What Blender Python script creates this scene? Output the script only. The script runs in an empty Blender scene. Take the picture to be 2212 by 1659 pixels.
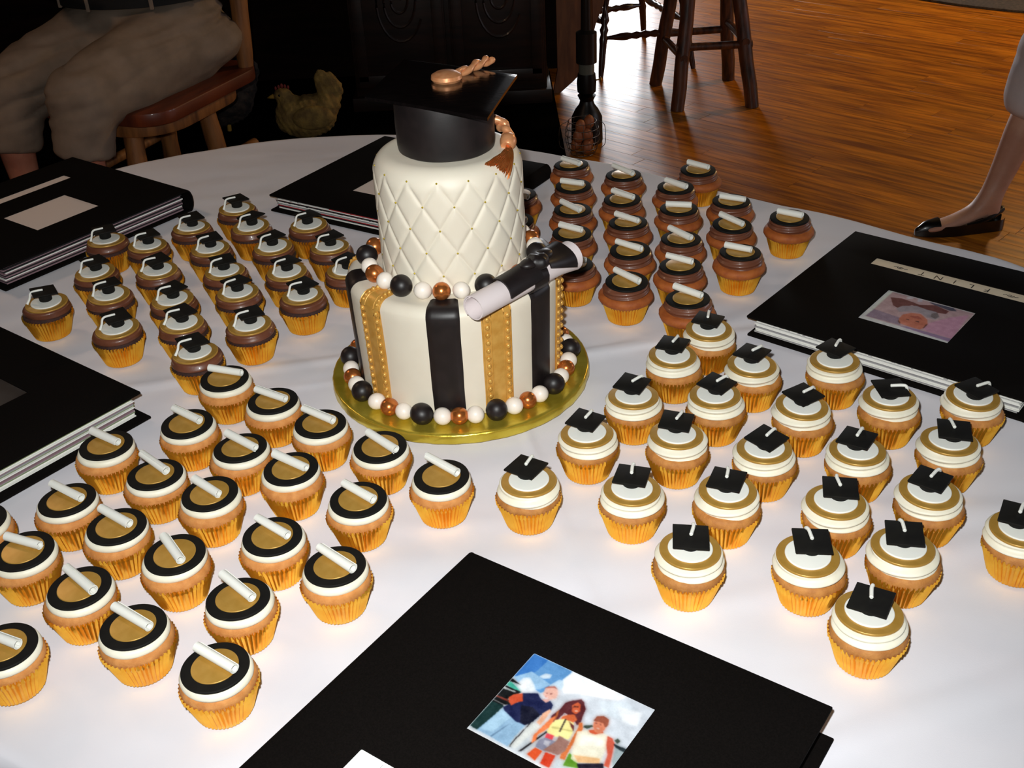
import bpy, bmesh, math, random
from math import sin, cos, pi, radians
from mathutils import Vector, Matrix, noise

random.seed(7)
scene = bpy.context.scene
COL = scene.collection

# ---------------------------------------------------------------- camera
TZ = 0.75                       # table top height
cam_d = bpy.data.cameras.new('camera')
cam = bpy.data.objects.new('camera', cam_d)
COL.objects.link(cam)
_f = 2400.0
cam_d.sensor_fit = 'HORIZONTAL'
cam_d.sensor_width = 36.0
cam_d.lens = _f / 2212.0 * 36.0
cam_d.clip_start = 0.02
cam_d.clip_end = 60
R_ = Vector((0.998766, -0.02599, -0.04232)); U_ = Vector((0.049663, 0.522678, 0.851082)); F_ = Vector((0, 0.852134, -0.523324))
cam.matrix_world = Matrix(((R_.x, U_.x, -F_.x, 0), (R_.y, U_.y, -F_.y, 0), (R_.z, U_.z, -F_.z, TZ + 0.7485), (0, 0, 0, 1)))
scene.camera = cam

# ---------------------------------------------------------------- world, lights, exposure
w = bpy.data.worlds.new('world'); scene.world = w; w.use_nodes = True
w.node_tree.nodes['Background'].inputs[0].default_value = (0.75, 0.85, 1.0, 1)
w.node_tree.nodes['Background'].inputs[1].default_value = 1.0
scene.view_settings.view_transform = 'Standard'
scene.view_settings.look = 'None'
scene.view_settings.gamma = 1
scene.view_settings.use_curve_mapping = False
scene.view_settings.exposure = 0.0

def light(name, typ, loc, energy, color, rot=None, size=None, size_y=None, radius=None):
    d = bpy.data.lights.new(name, typ); d.energy = energy; d.color = color
    if typ == 'AREA':
        d.shape = 'RECTANGLE'; d.size = size; d.size_y = size_y
    if radius is not None: d.shadow_soft_size = radius
    o = bpy.data.objects.new(name, d); COL.objects.link(o); o.location = loc
    if rot: o.rotation_euler = rot
    return o
cl = Vector((0, 0, TZ + 0.7485))
fl_ = light('camera_flash', 'SPOT', cl + R_ * -0.035 + U_ * 0.055, 76.0, (0.965, 0.985, 0.97), radius=0.012)
fl_.rotation_euler = cam.matrix_world.to_euler()
fl_.data.spot_size = radians(104); fl_.data.spot_blend = 1.0
# daylight of the glazed door far behind, and of a window on the right wall
light('door_daylight', 'AREA', (0.86, 9.25, 1.10), 105, (0.95, 0.97, 1.0), (radians(-90), 0, 0), 0.75, 2.1)
light('window_daylight', 'AREA', (5.1, 3.0, 1.6), 22, (0.90, 0.90, 1.0), (radians(90), 0, radians(90)), 2.2, 1.3)
light('floor_warm_fill', 'POINT', (3.2, 5.7, 2.3), 108, (1.0, 0.66, 0.28), radius=0.12)  # unseen warm fill, added to brighten the orange floor
light('left_warm_fill', 'POINT', (-1.7, 2.3, 2.15), 13, (1.0, 0.70, 0.50), radius=0.16)  # second unseen fill, added to warm the table's back and the seated man

# ---------------------------------------------------------------- helpers
def lin(c):
    return tuple((v / 255 / 12.92) if v / 255 <= 0.04045 else ((v / 255 + 0.055) / 1.055) ** 2.4 for v in c)

MATS = {}
def mat(name, rgb, rough=0.6, metal=0.0, rgb2=None, scale=20.0, stretch=(1, 1, 1), bump=0.0, bscale=None, spec=0.5, coat=0.0,
        sss=0.0, detail=4, obj_random=0.0, ramp=(0.35, 0.65), rough2=None, bdist=0.001, coat_rough=0.1):
    if name in MATS: return MATS[name]
    m = bpy.data.materials.new(name); m.use_nodes = True; nt = m.node_tree
    p = nt.nodes['Principled BSDF']; L = nt.links.new
    p.inputs['Roughness'].default_value = rough; p.inputs['Metallic'].default_value = metal
    p.inputs['Specular IOR Level'].default_value = spec
    p.inputs['Coat Weight'].default_value = coat; p.inputs['Coat Roughness'].default_value = coat_rough
    if sss:
        p.inputs['Subsurface Weight'].default_value = sss; p.inputs['Subsurface Radius'].default_value = (0.6, 0.45, 0.3); p.inputs['Subsurface Scale'].default_value = 0.004
    c1 = lin(rgb) + (1,)
    tc = nt.nodes.new('ShaderNodeTexCoord'); mp = nt.nodes.new('ShaderNodeMapping'); mp.inputs['Scale'].default_value = stretch
    L(tc.outputs['Object'], mp.inputs['Vector'])
    vec = mp.outputs['Vector']
    if obj_random:
        oi = nt.nodes.new('ShaderNodeObjectInfo'); ad = nt.nodes.new('ShaderNodeVectorMath'); ad.operation = 'ADD'
        sc = nt.nodes.new('ShaderNodeMath'); sc.operation = 'MULTIPLY'; sc.inputs[1].default_value = 37.0
        L(oi.outputs['Random'], sc.inputs[0]); L(vec, ad.inputs[0]); L(sc.outputs[0], ad.inputs[1]); vec = ad.outputs[0]
    if rgb2 is not None:
        n = nt.nodes.new('ShaderNodeTexNoise'); n.inputs['Scale'].default_value = scale; n.inputs['Detail'].default_value = detail
        r = nt.nodes.new('ShaderNodeValToRGB'); r.color_ramp.elements[0].color = c1; r.color_ramp.elements[1].color = lin(rgb2) + (1,)
        r.color_ramp.elements[0].position = ramp[0]; r.color_ramp.elements[1].position = ramp[1]
        L(vec, n.inputs['Vector']); L(n.outputs['Fac'], r.inputs['Fac']); out = r.outputs['Color']
        if obj_random:
            hs = nt.nodes.new('ShaderNodeHueSaturation'); mr = nt.nodes.new('ShaderNodeMapRange')
            mr.inputs['To Min'].default_value = 1 - obj_random; mr.inputs['To Max'].default_value = 1 + obj_random
            L(oi.outputs['Random'], mr.inputs['Value']); L(mr.outputs[0], hs.inputs['Value']); L(out, hs.inputs['Color']); out = hs.outputs['Color']
        L(out, p.inputs['Base Color'])
        if rough2 is not None:
            mr2 = nt.nodes.new('ShaderNodeMapRange'); mr2.inputs['To Min'].default_value = rough; mr2.inputs['To Max'].default_value = rough2
            L(n.outputs['Fac'], mr2.inputs['Value']); L(mr2.outputs[0], p.inputs['Roughness'])
    else:
        p.inputs['Base Color'].default_value = c1
    if bump:
        b = nt.nodes.new('ShaderNodeTexNoise'); b.inputs['Scale'].default_value = bscale or scale; b.inputs['Detail'].default_value = 5
        bp = nt.nodes.new('ShaderNodeBump'); bp.inputs['Strength'].default_value = bump; bp.inputs['Distance'].default_value = bdist
        L(vec, b.inputs['Vector']); L(b.outputs['Fac'], bp.inputs['Height']); L(bp.outputs['Normal'], p.inputs['Normal'])
    MATS[name] = m
    return m

M_cloth = mat('white table linen', (229, 228, 234), 0.75, rgb2=(223, 221, 228), scale=6, bump=0.25, bscale=900, bdist=0.0003, spec=0.2)
M_foil = mat('gold foil cupcake wrapper', (252, 194, 66), 0.27, 0.88, rgb2=(240, 170, 46), scale=60, bump=0.15, bscale=250, obj_random=0.06)
M_van = mat('golden sponge', (204, 140, 76), 0.78, rgb2=(186, 120, 58), scale=120, bump=0.5, bscale=900, bdist=0.0006, sss=0.1, obj_random=0.05)
M_vanB = mat('toasted sponge', (170, 92, 34), 0.7, rgb2=(150, 74, 24), scale=90, bump=0.35, bscale=700, bdist=0.0006, obj_random=0.05)
M_speck = mat('speckled sponge', (188, 128, 62), 0.7, rgb2=(166, 106, 48), scale=110, bump=0.5, bscale=700, bdist=0.0008, obj_random=0.06)
M_choc = mat('dark chocolate sponge', (62, 32, 24), 0.8, rgb2=(44, 22, 17), scale=150, bump=0.7, bscale=800, bdist=0.001)
M_cfrost = mat('chocolate buttercream', (112, 66, 46), 0.42, rgb2=(100, 57, 40), scale=60, bump=0.25, bscale=180, bdist=0.0008, coat=0.15, sss=0.05)
M_wfrost = mat('white buttercream', (236, 231, 212), 0.5, rgb2=(231, 225, 203), scale=60, bump=0.3, bscale=160, bdist=0.0008, sss=0.1)
M_black = mat('black fondant', (20, 19, 16), 0.72, rgb2=(14, 13, 12), scale=80, bump=0.15, bscale=400, bdist=0.0003, spec=0.2)
M_blackc = mat('black cake fondant', (30, 23, 23), 0.45, rgb2=(22, 17, 17), scale=60, bump=0.15, bscale=300, bdist=0.0003, spec=0.45)
M_shiny = mat('glossy black fondant', (10, 8, 8), 0.14, rgb2=(16, 12, 12), scale=60, stretch=(1, 6, 1), bump=0.25, bscale=45, bdist=0.0008, coat=0.6)
M_white = mat('white fondant', (236, 236, 228), 0.55, bump=0.1, bscale=300, bdist=0.0003, sss=0.1)
M_ivory = mat('ivory cake fondant', (229, 221, 203), 0.5, rgb2=(223, 213, 195), scale=18, bump=0.12, bscale=120, bdist=0.0005, sss=0.08)
M_gdisc = mat('gold lustre fondant', (188, 146, 70), 0.38, 0.3, rgb2=(178, 135, 58), scale=80, bump=0.08, bscale=300)
M_gold = mat('antique gold lustre', (218, 168, 84), 0.36, 0.3, rgb2=(204, 150, 66), scale=90, bump=0.3, bscale=300, bdist=0.0005)
M_copper = mat('copper pearl lustre', (206, 126, 66), 0.27, 0.75, rgb2=(192, 108, 50), scale=160, bump=0.2, bscale=350, bdist=0.0004)
M_pearlw = mat('pearl white fondant', (240, 230, 218), 0.4, bump=0.08, bscale=200, sss=0.08)
M_cord = mat('peach lustre fondant', (226, 160, 112), 0.35, 0.35, rgb2=(212, 140, 92), scale=120, bump=0.2, bscale=250)
M_board = mat('gold foil board', (222, 200, 78), 0.28, 0.72, rgb2=(196, 170, 50), scale=30, bump=0.6, bscale=110, bdist=0.0009)
M_scroll = mat('diploma fondant', (226, 214, 214), 0.55, bump=0.08, bscale=200)
M_cover = mat('black bookcloth', (17, 14, 13), 0.9, rgb2=(12, 10, 9), scale=700, bump=0.4, bscale=1500, bdist=0.0003, spec=0.04)
M_paperw = mat('album page white', (232, 232, 226), 0.7)
M_paperg = mat('album page grey', (150, 148, 150), 0.7)
M_paperm = mat('album page mauve', (140, 112, 120), 0.7)
M_paperk = mat('album page black', (22, 22, 24), 0.7)
M_paperr = mat('album page red', (170, 34, 44), 0.6)
M_papert = mat('album page green', (120, 136, 96), 0.7)
M_card = mat('ivory card', (228, 212, 186), 0.7, rgb2=(220, 202, 176), scale=30)
M_cardw = mat('white card', (244, 248, 244), 0.7)
M_cardg = mat('grey mat card', (222, 208, 200), 0.75)
M_photod = mat('dark photograph', (58, 56, 56), 0.35, rgb2=(26, 24, 26), scale=16)
M_ink = mat('black ink', (20, 16, 20), 0.6)
M_log = mat('peeled log wood', (150, 96, 48), 0.6, rgb2=(78, 44, 24), scale=7, stretch=(5, 5, 0.7), bump=0.3, bscale=20, bdist=0.004, ramp=(0.4, 0.75))
M_logd = mat('dark bark log', (96, 52, 30), 0.45, rgb2=(36, 18, 11), scale=10, stretch=(5, 5, 0.8), bump=0.4, bscale=24, bdist=0.003, coat=0.3)
M_seat = mat('varnished red pine', (112, 50, 24), 0.45, rgb2=(80, 32, 16), scale=5, stretch=(6, 1, 1), coat=0.3)
M_darkw = mat('dark walnut', (38, 20, 13), 0.42, rgb2=(20, 10, 7), scale=6, stretch=(1, 1, 7), bump=0.2, bscale=20, coat=0.1)
M_tan = mat('tan stained panel', (128, 78, 44), 0.5, rgb2=(100, 58, 32), scale=8, stretch=(6, 1, 1))
M_brownw = mat('brown stained wood', (74, 42, 24), 0.5, rgb2=(54, 30, 18), scale=8, stretch=(6, 1, 1))
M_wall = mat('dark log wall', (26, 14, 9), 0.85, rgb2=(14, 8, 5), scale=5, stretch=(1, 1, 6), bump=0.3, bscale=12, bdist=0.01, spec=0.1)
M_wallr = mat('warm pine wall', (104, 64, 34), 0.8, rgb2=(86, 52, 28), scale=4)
M_plank = mat('honey oak plank', (198, 122, 28), 0.30, rgb2=(126, 68, 14), scale=5, stretch=(0.8, 10, 1), bump=0.10, bscale=12, bdist=0.001, obj_random=0.16, spec=0.22, detail=8, rough2=0.42)
M_sub = mat('dark subfloor', (40, 22, 12), 0.8)
M_rug = mat('grey braided rug', (74, 66, 60), 0.95, rgb2=(52, 46, 44), scale=60, bump=0.8, bscale=120, bdist=0.004)
M_khaki = mat('khaki twill', (144, 127, 112), 0.85, rgb2=(130, 114, 100), scale=14, bump=0.35, bscale=9, bdist=0.012, spec=0.1)
M_skin = mat('skin', (196, 130, 104), 0.55, rgb2=(176, 108, 86), scale=14, sss=0.1)
M_skinl = mat('pale skin', (206, 160, 136), 0.5, rgb2=(190, 140, 118), scale=14, sss=0.1)
M_belt = mat('black knit', (12, 12, 13), 0.8)
M_floorcov = mat('matte black floor covering', (10, 9, 9), 1.0, spec=0.0)
M_shirt = mat('pale green shirt', (150, 160, 112), 0.8)
M_capri = mat('white cotton', (214, 206, 208), 0.8, rgb2=(202, 194, 197), scale=12, bump=0.3, bscale=14, bdist=0.006)
M_shoe = mat('black leather', (16, 14, 13), 0.3, coat=0.2)
M_top = mat('pink blouse', (190, 120, 130), 0.8)
M_hair = mat('brown hair', (60, 40, 28), 0.7)
M_hen = mat('cream feathers', (150, 120, 60), 0.85, rgb2=(112, 86, 44), scale=28, bump=0.8, bscale=60, bdist=0.006)
M_hend = mat('speckled grey feathers', (66, 52, 44), 0.85, rgb2=(24, 20, 18), scale=40, bump=0.8, bscale=60, bdist=0.006)
M_comb = mat('red comb', (120, 34, 28), 0.7)
M_beak = mat('yellow beak', (170, 130, 50), 0.5)
M_lamp = mat('blackened iron', (18, 15, 14), 0.4, 0.4)
M_darkglass = mat('dark glass', (26, 24, 23), 0.25)  # one even dark tone for the lamp chimney
M_clearg = mat('frosted glass collar', (90, 92, 84), 0.25)
M_wire = mat('galvanised wire', (120, 112, 104), 0.35, 0.9)
M_egg = mat('brown egg', (150, 84, 48), 0.55)
M_brass = mat('brass', (190, 140, 60), 0.3, 0.9)
M_chairw = mat('dark cherry chair wood', (52, 22, 14), 0.3, rgb2=(36, 15, 10), scale=20, coat=0.4)
M_steel = mat('painted steel', (90, 90, 92), 0.5, 0.5)
M_glass = mat('bright door pane', (230, 240, 250), 0.1)
M_bulb = mat('lamp shade', (235, 210, 170), 0.7)

def vc_mat(name, rough=0.4):
    m = bpy.data.materials.new(name); m.use_nodes = True; nt = m.node_tree; p = nt.nodes['Principled BSDF']
    a = nt.nodes.new('ShaderNodeAttribute'); a.attribute_name = 'Col'
    nt.links.new(a.outputs['Color'], p.inputs['Base Color']); p.inputs['Roughness'].default_value = rough
    p.inputs['Specular IOR Level'].default_value = 0.2
    return m
M_print = vc_mat('photographic print')

def new_me(name, V, Fs, m=None, smooth=True, sharp=None):
    me = bpy.data.meshes.new(name); me.from_pydata([tuple(v) for v in V], [], Fs); me.update()
    if m: me.materials.append(m)
    if smooth:
        me.polygons.foreach_set('use_smooth', [True] * len(me.polygons))
        me.set_sharp_from_angle(angle=radians(sharp or 38))
    return me
def ob(name, me, parent=None, loc=(0, 0, 0), rot=(0, 0, 0), scl=None):
    o = bpy.data.objects.new(name, me); COL.objects.link(o); o.location = loc; o.rotation_euler = rot
    if scl: o.scale = scl
    if parent: o.parent = parent
    return o
def empty(name, loc=(0, 0, 0), rz=0.0):
    o = bpy.data.objects.new(name, None); COL.objects.link(o); o.location = loc; o.rotation_euler = (0, 0, rz); o.empty_display_size = 0.02
    return o
def tag(o, label, cat, group=None):
    o['label'] = label; o['category'] = cat
    if group: o['group'] = group
    return o
class MB:
    def __init__(s): s.V = []; s.F = []
    def add(s, V, F):
        k = len(s.V); s.V += [tuple(v) for v in V]; s.F += [tuple(i + k for i in f) for f in F]; return s
    def me(s, name, m, smooth=True, sharp=None, bevel=0, seg=2):
        me = new_me(name, s.V, s.F, m, smooth, sharp)
        if bevel:
            bm = bmesh.new(); bm.from_mesh(me)
            bmesh.ops.recalc_face_normals(bm, faces=bm.faces)
            es = [e for e in bm.edges if len(e.link_faces) == 2 and e.calc_face_angle(0) > radians(50)]
            bmesh.ops.bevel(bm, geom=es, offset=bevel, segments=seg, profile=0.5, affect='EDGES')
            bm.to_mesh(me); bm.free()
            me.polygons.foreach_set('use_smooth', [True] * len(me.polygons)); me.set_sharp_from_angle(angle=radians(sharp or 38))
        return me
def box(c, s, rz=0.0):
    V = []
    for k in (-1, 1):
        for a, b in ((-1, -1), (1, -1), (1, 1), (-1, 1)):
            x, y = a * s[0] / 2, b * s[1] / 2
            V.append((c[0] + x * cos(rz) - y * sin(rz), c[1] + x * sin(rz) + y * cos(rz), c[2] + k * s[2] / 2))
    return V, [(3, 2, 1, 0), (4, 5, 6, 7), (0, 1, 5, 4), (1, 2, 6, 5), (2, 3, 7, 6), (3, 0, 4, 7)]
def lathe(prof, n=48, fn=None, c=(0, 0, 0), close=False):
    V = []; F = []; rings = []
    for (r, z) in prof:
        if r < 1e-6:
            V.append((c[0], c[1], c[2] + z)); rings.append([len(V) - 1])
        else:
            ids = []
            for i in range(n):
                t = 2 * pi * i / n; rr, zz = (r, z) if fn is None else fn(t, r, z)
                V.append((c[0] + rr * cos(t), c[1] + rr * sin(t), c[2] + zz)); ids.append(len(V) - 1)
            rings.append(ids)
    pairs = list(zip(rings, rings[1:]))
    if close: pairs.append((rings[-1], rings[0]))
    for a, b in pairs:
        if len(a) == 1 and len(b) == 1: continue
        for i in range(n):
            j = (i + 1) % n
            if len(a) == 1: F.append((a[0], b[j], b[i]))
            elif len(b) == 1: F.append((a[i], a[j], b[0]))
            else: F.append((a[i], a[j], b[j], b[i]))
    return V, F
def tube(pts, rad, n=8, cap=True, flat=1.0, up=(0, 0, 1)):
    pts = [Vector(p) for p in pts]; N = len(pts)
    if not hasattr(rad, '__len__'): rad = [rad] * N
    V = []; F = []; up = Vector(up)
    for i, p in enumerate(pts):
        d = (pts[min(i + 1, N - 1)] - pts[max(i - 1, 0)]).normalized()
        a = d.cross(up)
        if a.length < 1e-3: a = d.cross(Vector((1, 0.01, 0)))
        a.normalize(); b = a.cross(d).normalized()
        for k in range(n):
            t = 2 * pi * k / n; V.append(p + a * (rad[i] * cos(t)) + b * (rad[i] * flat * sin(t)))
    for i in range(N - 1):
        for k in range(n):
            j = (k + 1) % n; F.append((i * n + k, i * n + j, (i + 1) * n + j, (i + 1) * n + k))
    if cap:
        V.append(pts[0]); V.append(pts[-1]); a = len(V) - 2
        for k in range(n):
            j = (k + 1) % n; F.append((a, j, k)); F.append((a + 1, (N - 1) * n + k, (N - 1) * n + j))
    return V, F
def smooth_path(P, n=6):
    P = [Vector(p) for p in P]; out = []
    for i in range(len(P) - 1):
        p0, p1, p2, p3 = P[max(i - 1, 0)], P[i], P[i + 1], P[min(i + 2, len(P) - 1)]
        for k in range(n):
            t = k / n
            out.append(0.5 * ((2 * p1) + (p2 - p0) * t + (2 * p0 - 5 * p1 + 4 * p2 - p3) * t * t + (3 * p1 - p0 - 3 * p2 + p3) * t ** 3))
    out.append(P[-1]); return out
def ball(r, c=(0, 0, 0), n=20, m=12, sq=(1, 1, 1)):
    prof = [(r * sin(pi * i / m), -r * cos(pi * i / m)) for i in range(m + 1)]
    prof[0] = (0, -r); prof[-1] = (0, r)
    V, F = lathe(prof, n)
    return [(c[0] + v[0] * sq[0], c[1] + v[1] * sq[1], c[2] + v[2] * sq[2]) for v in V], F
def disc_prof(R, t, z0, e=None):
    e = e or t / 2
    P = [(0, z0)]
    for k in range(5):
        a = -pi / 2 + pi / 2 * k / 4; P.append((R - e + e * cos(a), z0 + e + e * sin(a)))
    for k in range(1, 5):
        a = pi / 2 * k / 4; P.append((R - e + e * cos(a), z0 + t - e + e * sin(a)))
    P.append((0, z0 + t)); return P

# ================================================================ SETTING
# floor: sub floor slab with individual oak planks laid diagonally
fl = ob('floor', MB().add(*box((1.0, 4.0, -0.06), (9.0, 11.5, 0.08))).me('floor', M_sub, False)); fl['kind'] = 'structure'
PA = radians(-45); pw = 0.083; ex = Vector((cos(PA), sin(PA))); ey = Vector((-sin(PA), cos(PA)))
pm = {}
def plank_me(L):
    if L not in pm:
        pm[L] = MB().add(*box((0, 0, -0.010), (L - 0.0010, pw - 0.0006, 0.020))).me('plank', M_plank, True, bevel=0.0006, seg=1)
    return pm[L]
def in_view(p):
    # the part of the floor that can be seen past the table
    return 0.15 < p.x < 2.75 and 3.0 < p.y < 6.6 and p.y > 3.0 and (p.x > 0.25)
cnt = 0; far = MB(); rng = random.Random(3)
for r in range(-70, 75):
    s = -4.6 + rng.random() * 0.9
    while s < 4.6:
        L = rng.choice((0.75, 0.95, 1.2, 1.5)); c = Vector((1.2, 4.6)) + ex * (s + L / 2) + ey * (r * pw); s += L
        if not (-3.35 < c.x < 5.2 and -1.5 < c.y < 9.4): continue
        e1 = c + ex * (L / 2); e0 = c - ex * (L / 2); inside = in_view(c) or in_view(e1) or in_view(e0)
        if inside and cnt < 292:
            ob('plank', plank_me(L), fl, (c.x, c.y, rng.uniform(-0.0004, 0.0)), (0, 0, PA)); cnt += 1
        else:
            far.add(*box((c.x, c.y, -0.0105), (L - 0.0010, pw - 0.0006, 0.020), PA))
o = ob('plank_field', far.me('plank_field', M_plank, False), fl); o['kind'] = 'stuff'

def slab(name, c, s, m):
    o = ob(name, MB().add(*box(c, s)).me(name, m, False)); o['kind'] = 'structure'; return o
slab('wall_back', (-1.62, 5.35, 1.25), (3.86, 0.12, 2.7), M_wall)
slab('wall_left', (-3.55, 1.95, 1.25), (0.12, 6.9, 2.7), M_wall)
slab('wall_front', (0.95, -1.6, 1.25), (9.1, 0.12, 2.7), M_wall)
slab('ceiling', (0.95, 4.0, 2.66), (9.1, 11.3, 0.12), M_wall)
# right wall with window opening
b = MB().add(*box((5.4, 0.1, 1.25), (0.12, 3.4, 2.7))).add(*box((5.4, 6.9, 1.25), (0.12, 5.4, 2.7))).add(*box((5.4, 3.0, 0.42), (0.12, 2.4, 1.04))).add(*box((5.4, 3.0, 2.45), (0.12, 2.4, 0.3)))
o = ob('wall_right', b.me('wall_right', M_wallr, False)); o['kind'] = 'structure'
b = MB()
for y in (1.83, 3.0, 4.17): b.add(*box((5.38, y, 1.62), (0.06, 0.07, 1.36)))
for z in (0.97, 2.27): b.add(*box((5.38, 3.0, z), (0.06, 2.4, 0.07)))
o = ob('window_1', b.me('window_1', M_brownw, False)); o['kind'] = 'structure'
# far wall of the next room with a glazed door
b = MB().add(*box((-0.33, 9.6, 1.25), (1.56, 0.12, 2.7))).add(*box((3.37, 9.6, 1.25), (4.16, 0.12, 2.7))).add(*box((0.87, 9.6, 2.42), (0.86, 0.12, 0.4))).add(*box((-1.05, 7.5, 1.25), (0.12, 4.3, 2.7)))
o = ob('wall_far', b.me('wall_far', M_wallr, False)); o['kind'] = 'structure'
b = MB()
for x in (0.48, 1.26): b.add(*box((x, 9.56, 1.08), (0.06, 0.05, 2.2)))
for z in (0.05, 2.17): b.add(*box((0.87, 9.56, z), (0.80, 0.05, 0.08)))
o = ob('door_1', b.me('door_1', M_brownw, False)); o['kind'] = 'structure'

# ================================================================ TABLE
tb = tag(empty('banquet_table', (0, 1.3, 0)), 'large round banquet table hidden beneath the white cloth', 'table')
CX, CY = -0.05, 1.35
CTRL = sorted([(134.0, 1.041), (129.1, 1.03), (123.5, 1.01), (117.8, 0.99), (114.4, 0.977), (101.7, 0.908), (84.1, 0.770), (77.0, 0.727), (66.4, 0.693), (55.9, 0.658), (48.5, 0.655), (37.3, 0.669),
        (20.6, 0.747), (14.1, 0.796), (9.4, 0.836), (-5, 0.88), (-25, 0.92), (-50, 0.93), (-75, 0.92), (-100, 0.88), (-118.5, 0.800), (-121, 0.800), (-135, 0.86), (-155, 0.95), (-175, 1.03), (160, 1.06), (146, 1.06)])
def edge_r(deg):
    deg = (deg + 180) % 360 - 180; n = len(CTRL)
    for i in range(n):
        a0, r0 = CTRL[i]; a1, r1 = CTRL[(i + 1) % n]
        if i == n - 1: a1 += 360
        for d in (deg, deg + 360):
            if a0 <= d <= a1:
                am, rm = CTRL[i - 1]; ap, rp = CTRL[(i + 2) % n]
                t = (d - a0) / (a1 - a0)
                return r0 + (r1 - r0) * t
    return 0.9
NS = 360
er = [edge_r(360 * i / NS) for i in range(NS)]
for _ in range(6): er = [(er[i - 1] + 2 * er[i] + er[(i + 1) % NS]) / 4 for i in range(NS)]
V = []; F = []
for z in (TZ - 0.035, TZ - 0.0105):
    for i in range(NS):
        t = 2 * pi * i / NS; V.append((CX + (er[i] - 0.02) * cos(t), CY - 1.3 + (er[i] - 0.02) * sin(t), z))
F = [tuple(range(NS - 1, -1, -1)), tuple(range(NS, 2 * NS))] + [(i, (i + 1) % NS, NS + (i + 1) % NS, NS + i) for i in range(NS)]
ob('tabletop', new_me('tabletop', V, F, M_brownw, False), tb)
for dx, dy in ((-0.4, -0.35), (0.35, -0.35), (-0.45, 0.4), (0.25, 0.3)):
    ob('leg', MB().add(*tube([(dx, dy, 0), (dx * 0.95, dy * 0.95, TZ - 0.036)], 0.016, 10)).me('leg', M_steel), tb)
# cloth with ironed creases and soft wrinkles
def crease(x, y):
    h = 0.0
    for (px, py, ang, amp, wd, wob) in ((0.045, 0.93, 100, 0.0022, 0.006, 0.004), (0.13, 1.30, 8, 0.0020, 0.008, 0.006), (-0.45, 1.27, 10, 0.0016, 0.010, 0.01), (0.36, 0.66, 17, 0.0024, 0.012, 0.006),
                                     (0.05, 0.87, 2, 0.0018, 0.03, 0.012), (0.5, 0.92, -3, 0.0022, 0.02, 0.008), (-0.14, 0.68, 22, 0.002, 0.03, 0.01), (0.42, 1.40, 20, 0.002, 0.014, 0.01), (0.55, 0.88, 12, 0.0018, 0.014, 0.006)):
        a = radians(ang); nx, ny = -sin(a), cos(a)
        d = (x - px) * nx + (y - py) * ny; l = (x - px) * cos(a) + (y - py) * sin(a)
        d += wob * noise.noise((l * 7, ang, 0))
        fade = 1.0 / (1 + (l / 0.32) ** 4)
        h += amp * fade * math.exp(-(d / wd) ** 2)
    return h
def cloth_h(x, y):
    n1 = noise.noise((x * 3.2, y * 7.5, 1.3)); n2 = noise.noise((x * 9, y * 18, 5.1)); n3 = noise.noise((x * 24, y * 40, 9.1))
    return 0.0024 * n1 + 0.0013 * n2 + 0.0004 * n3 + 1.5 * crease(x, y)
V = []; F = []; NR = 190; ND = 26
for k in range(NR + 1):
    f = 0.004 + (k / NR) * 0.996
    for i in range(NS * 1):
        t = 2 * pi * i / NS; r = er[i] * f; x, y = CX + r * cos(t), CY + r * sin(t)
        e = max(0, (f - 0.985) / 0.015)
        V.append((x, y, TZ - 0.0022 + 0.0026 * math.tanh(cloth_h(x, y) / 0.0026) - 0.003 * e * e))
for k in range(1, ND + 1):
    f = k / ND
    for i in range(NS):
        t = 2 * pi * i / NS; fold = 0.5 + 0.5 * sin(t * 23 + 1.5 * sin(t * 5))
        r = er[i] + 0.006 * min(1, k / 2) + f * (0.015 + 0.045 * fold); z = TZ - 0.006 - 0.42 * f
        V.append((CX + r * cos(t), CY + r * sin(t), z))
for k in range(NR + ND):
    for i in range(NS):
        j = (i + 1) % NS; F.append((k * NS + i, k * NS + j, (k + 1) * NS + j, (k + 1) * NS + i))
F.append(tuple(range(NS - 1, -1, -1)))
o = ob('tablecloth', new_me('tablecloth', V, F, M_cloth, True, 60)); tag(o, 'white linen tablecloth with ironed creases covering the round table', 'tablecloth')

# ================================================================ CAKE
KX, KY = -0.0655, 1.252
zb = TZ + 0.0150
# board: foil-wrapped drum with crumpled rim
def bfn(t, r, z):
    if r > 0.16: return r + 0.0011 * noise.noise((cos(t) * 16, sin(t) * 16, z * 160)), z + (0.0008 * noise.noise((cos(t) * 20, sin(t) * 20, 3 + r * 80)) if z > 0.008 else 0)
    return r, z
bo = ob('cake_board', MB().add(*lathe([(0, 0.0004), (0.1645, 0.0004), (0.1664, 0.0012), (0.1670, 0.003), (0.1671, 0.007), (0.1669, 0.0110), (0.1662, 0.0132), (0.1645, 0.0141), (0.1600, 0.0139), (0.15, 0.0138), (0.13, 0.0138), (0, 0.0138)], 200, bfn)).me('cake_board', M_board, True, 60), None, (KX, KY, TZ + 0.0008))
tag(bo, 'round gold foil cake board under the two-tier cake', 'cake board')
cake = tag(empty('graduation_cake', (KX, KY, zb)), 'two-tier ivory graduation cake with striped base and black cap on top', 'cake')
# lower tier
H1 = 0.147; RB, RT = 0.1285, 0.1325
def low_r(z):
    return RB + (RT - RB) * (z / H1)
prof = [(0, 0.0002), (RB - 0.002, 0.0002), (RB, 0.003)] + [(low_r(H1 * k / 14), H1 * k / 14) for k in range(1, 13)]
er_ = 0.014
for k in range(1, 9):
    a = pi / 2 * k / 8; prof.append((RT - er_ + er_ * cos(a), H1 - er_ + er_ * sin(a)))
prof.append((0.0, H1))
lowp = [p for p in prof if p[0] > 0.02]
lt = ob('lower_tier', MB().add(*lathe(prof, 160, lambda t, r, z: (r + 0.0006 * noise.noise((cos(t) * 3, sin(t) * 3, z * 14)), z))).me('lower_tier', M_ivory), cake)
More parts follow.
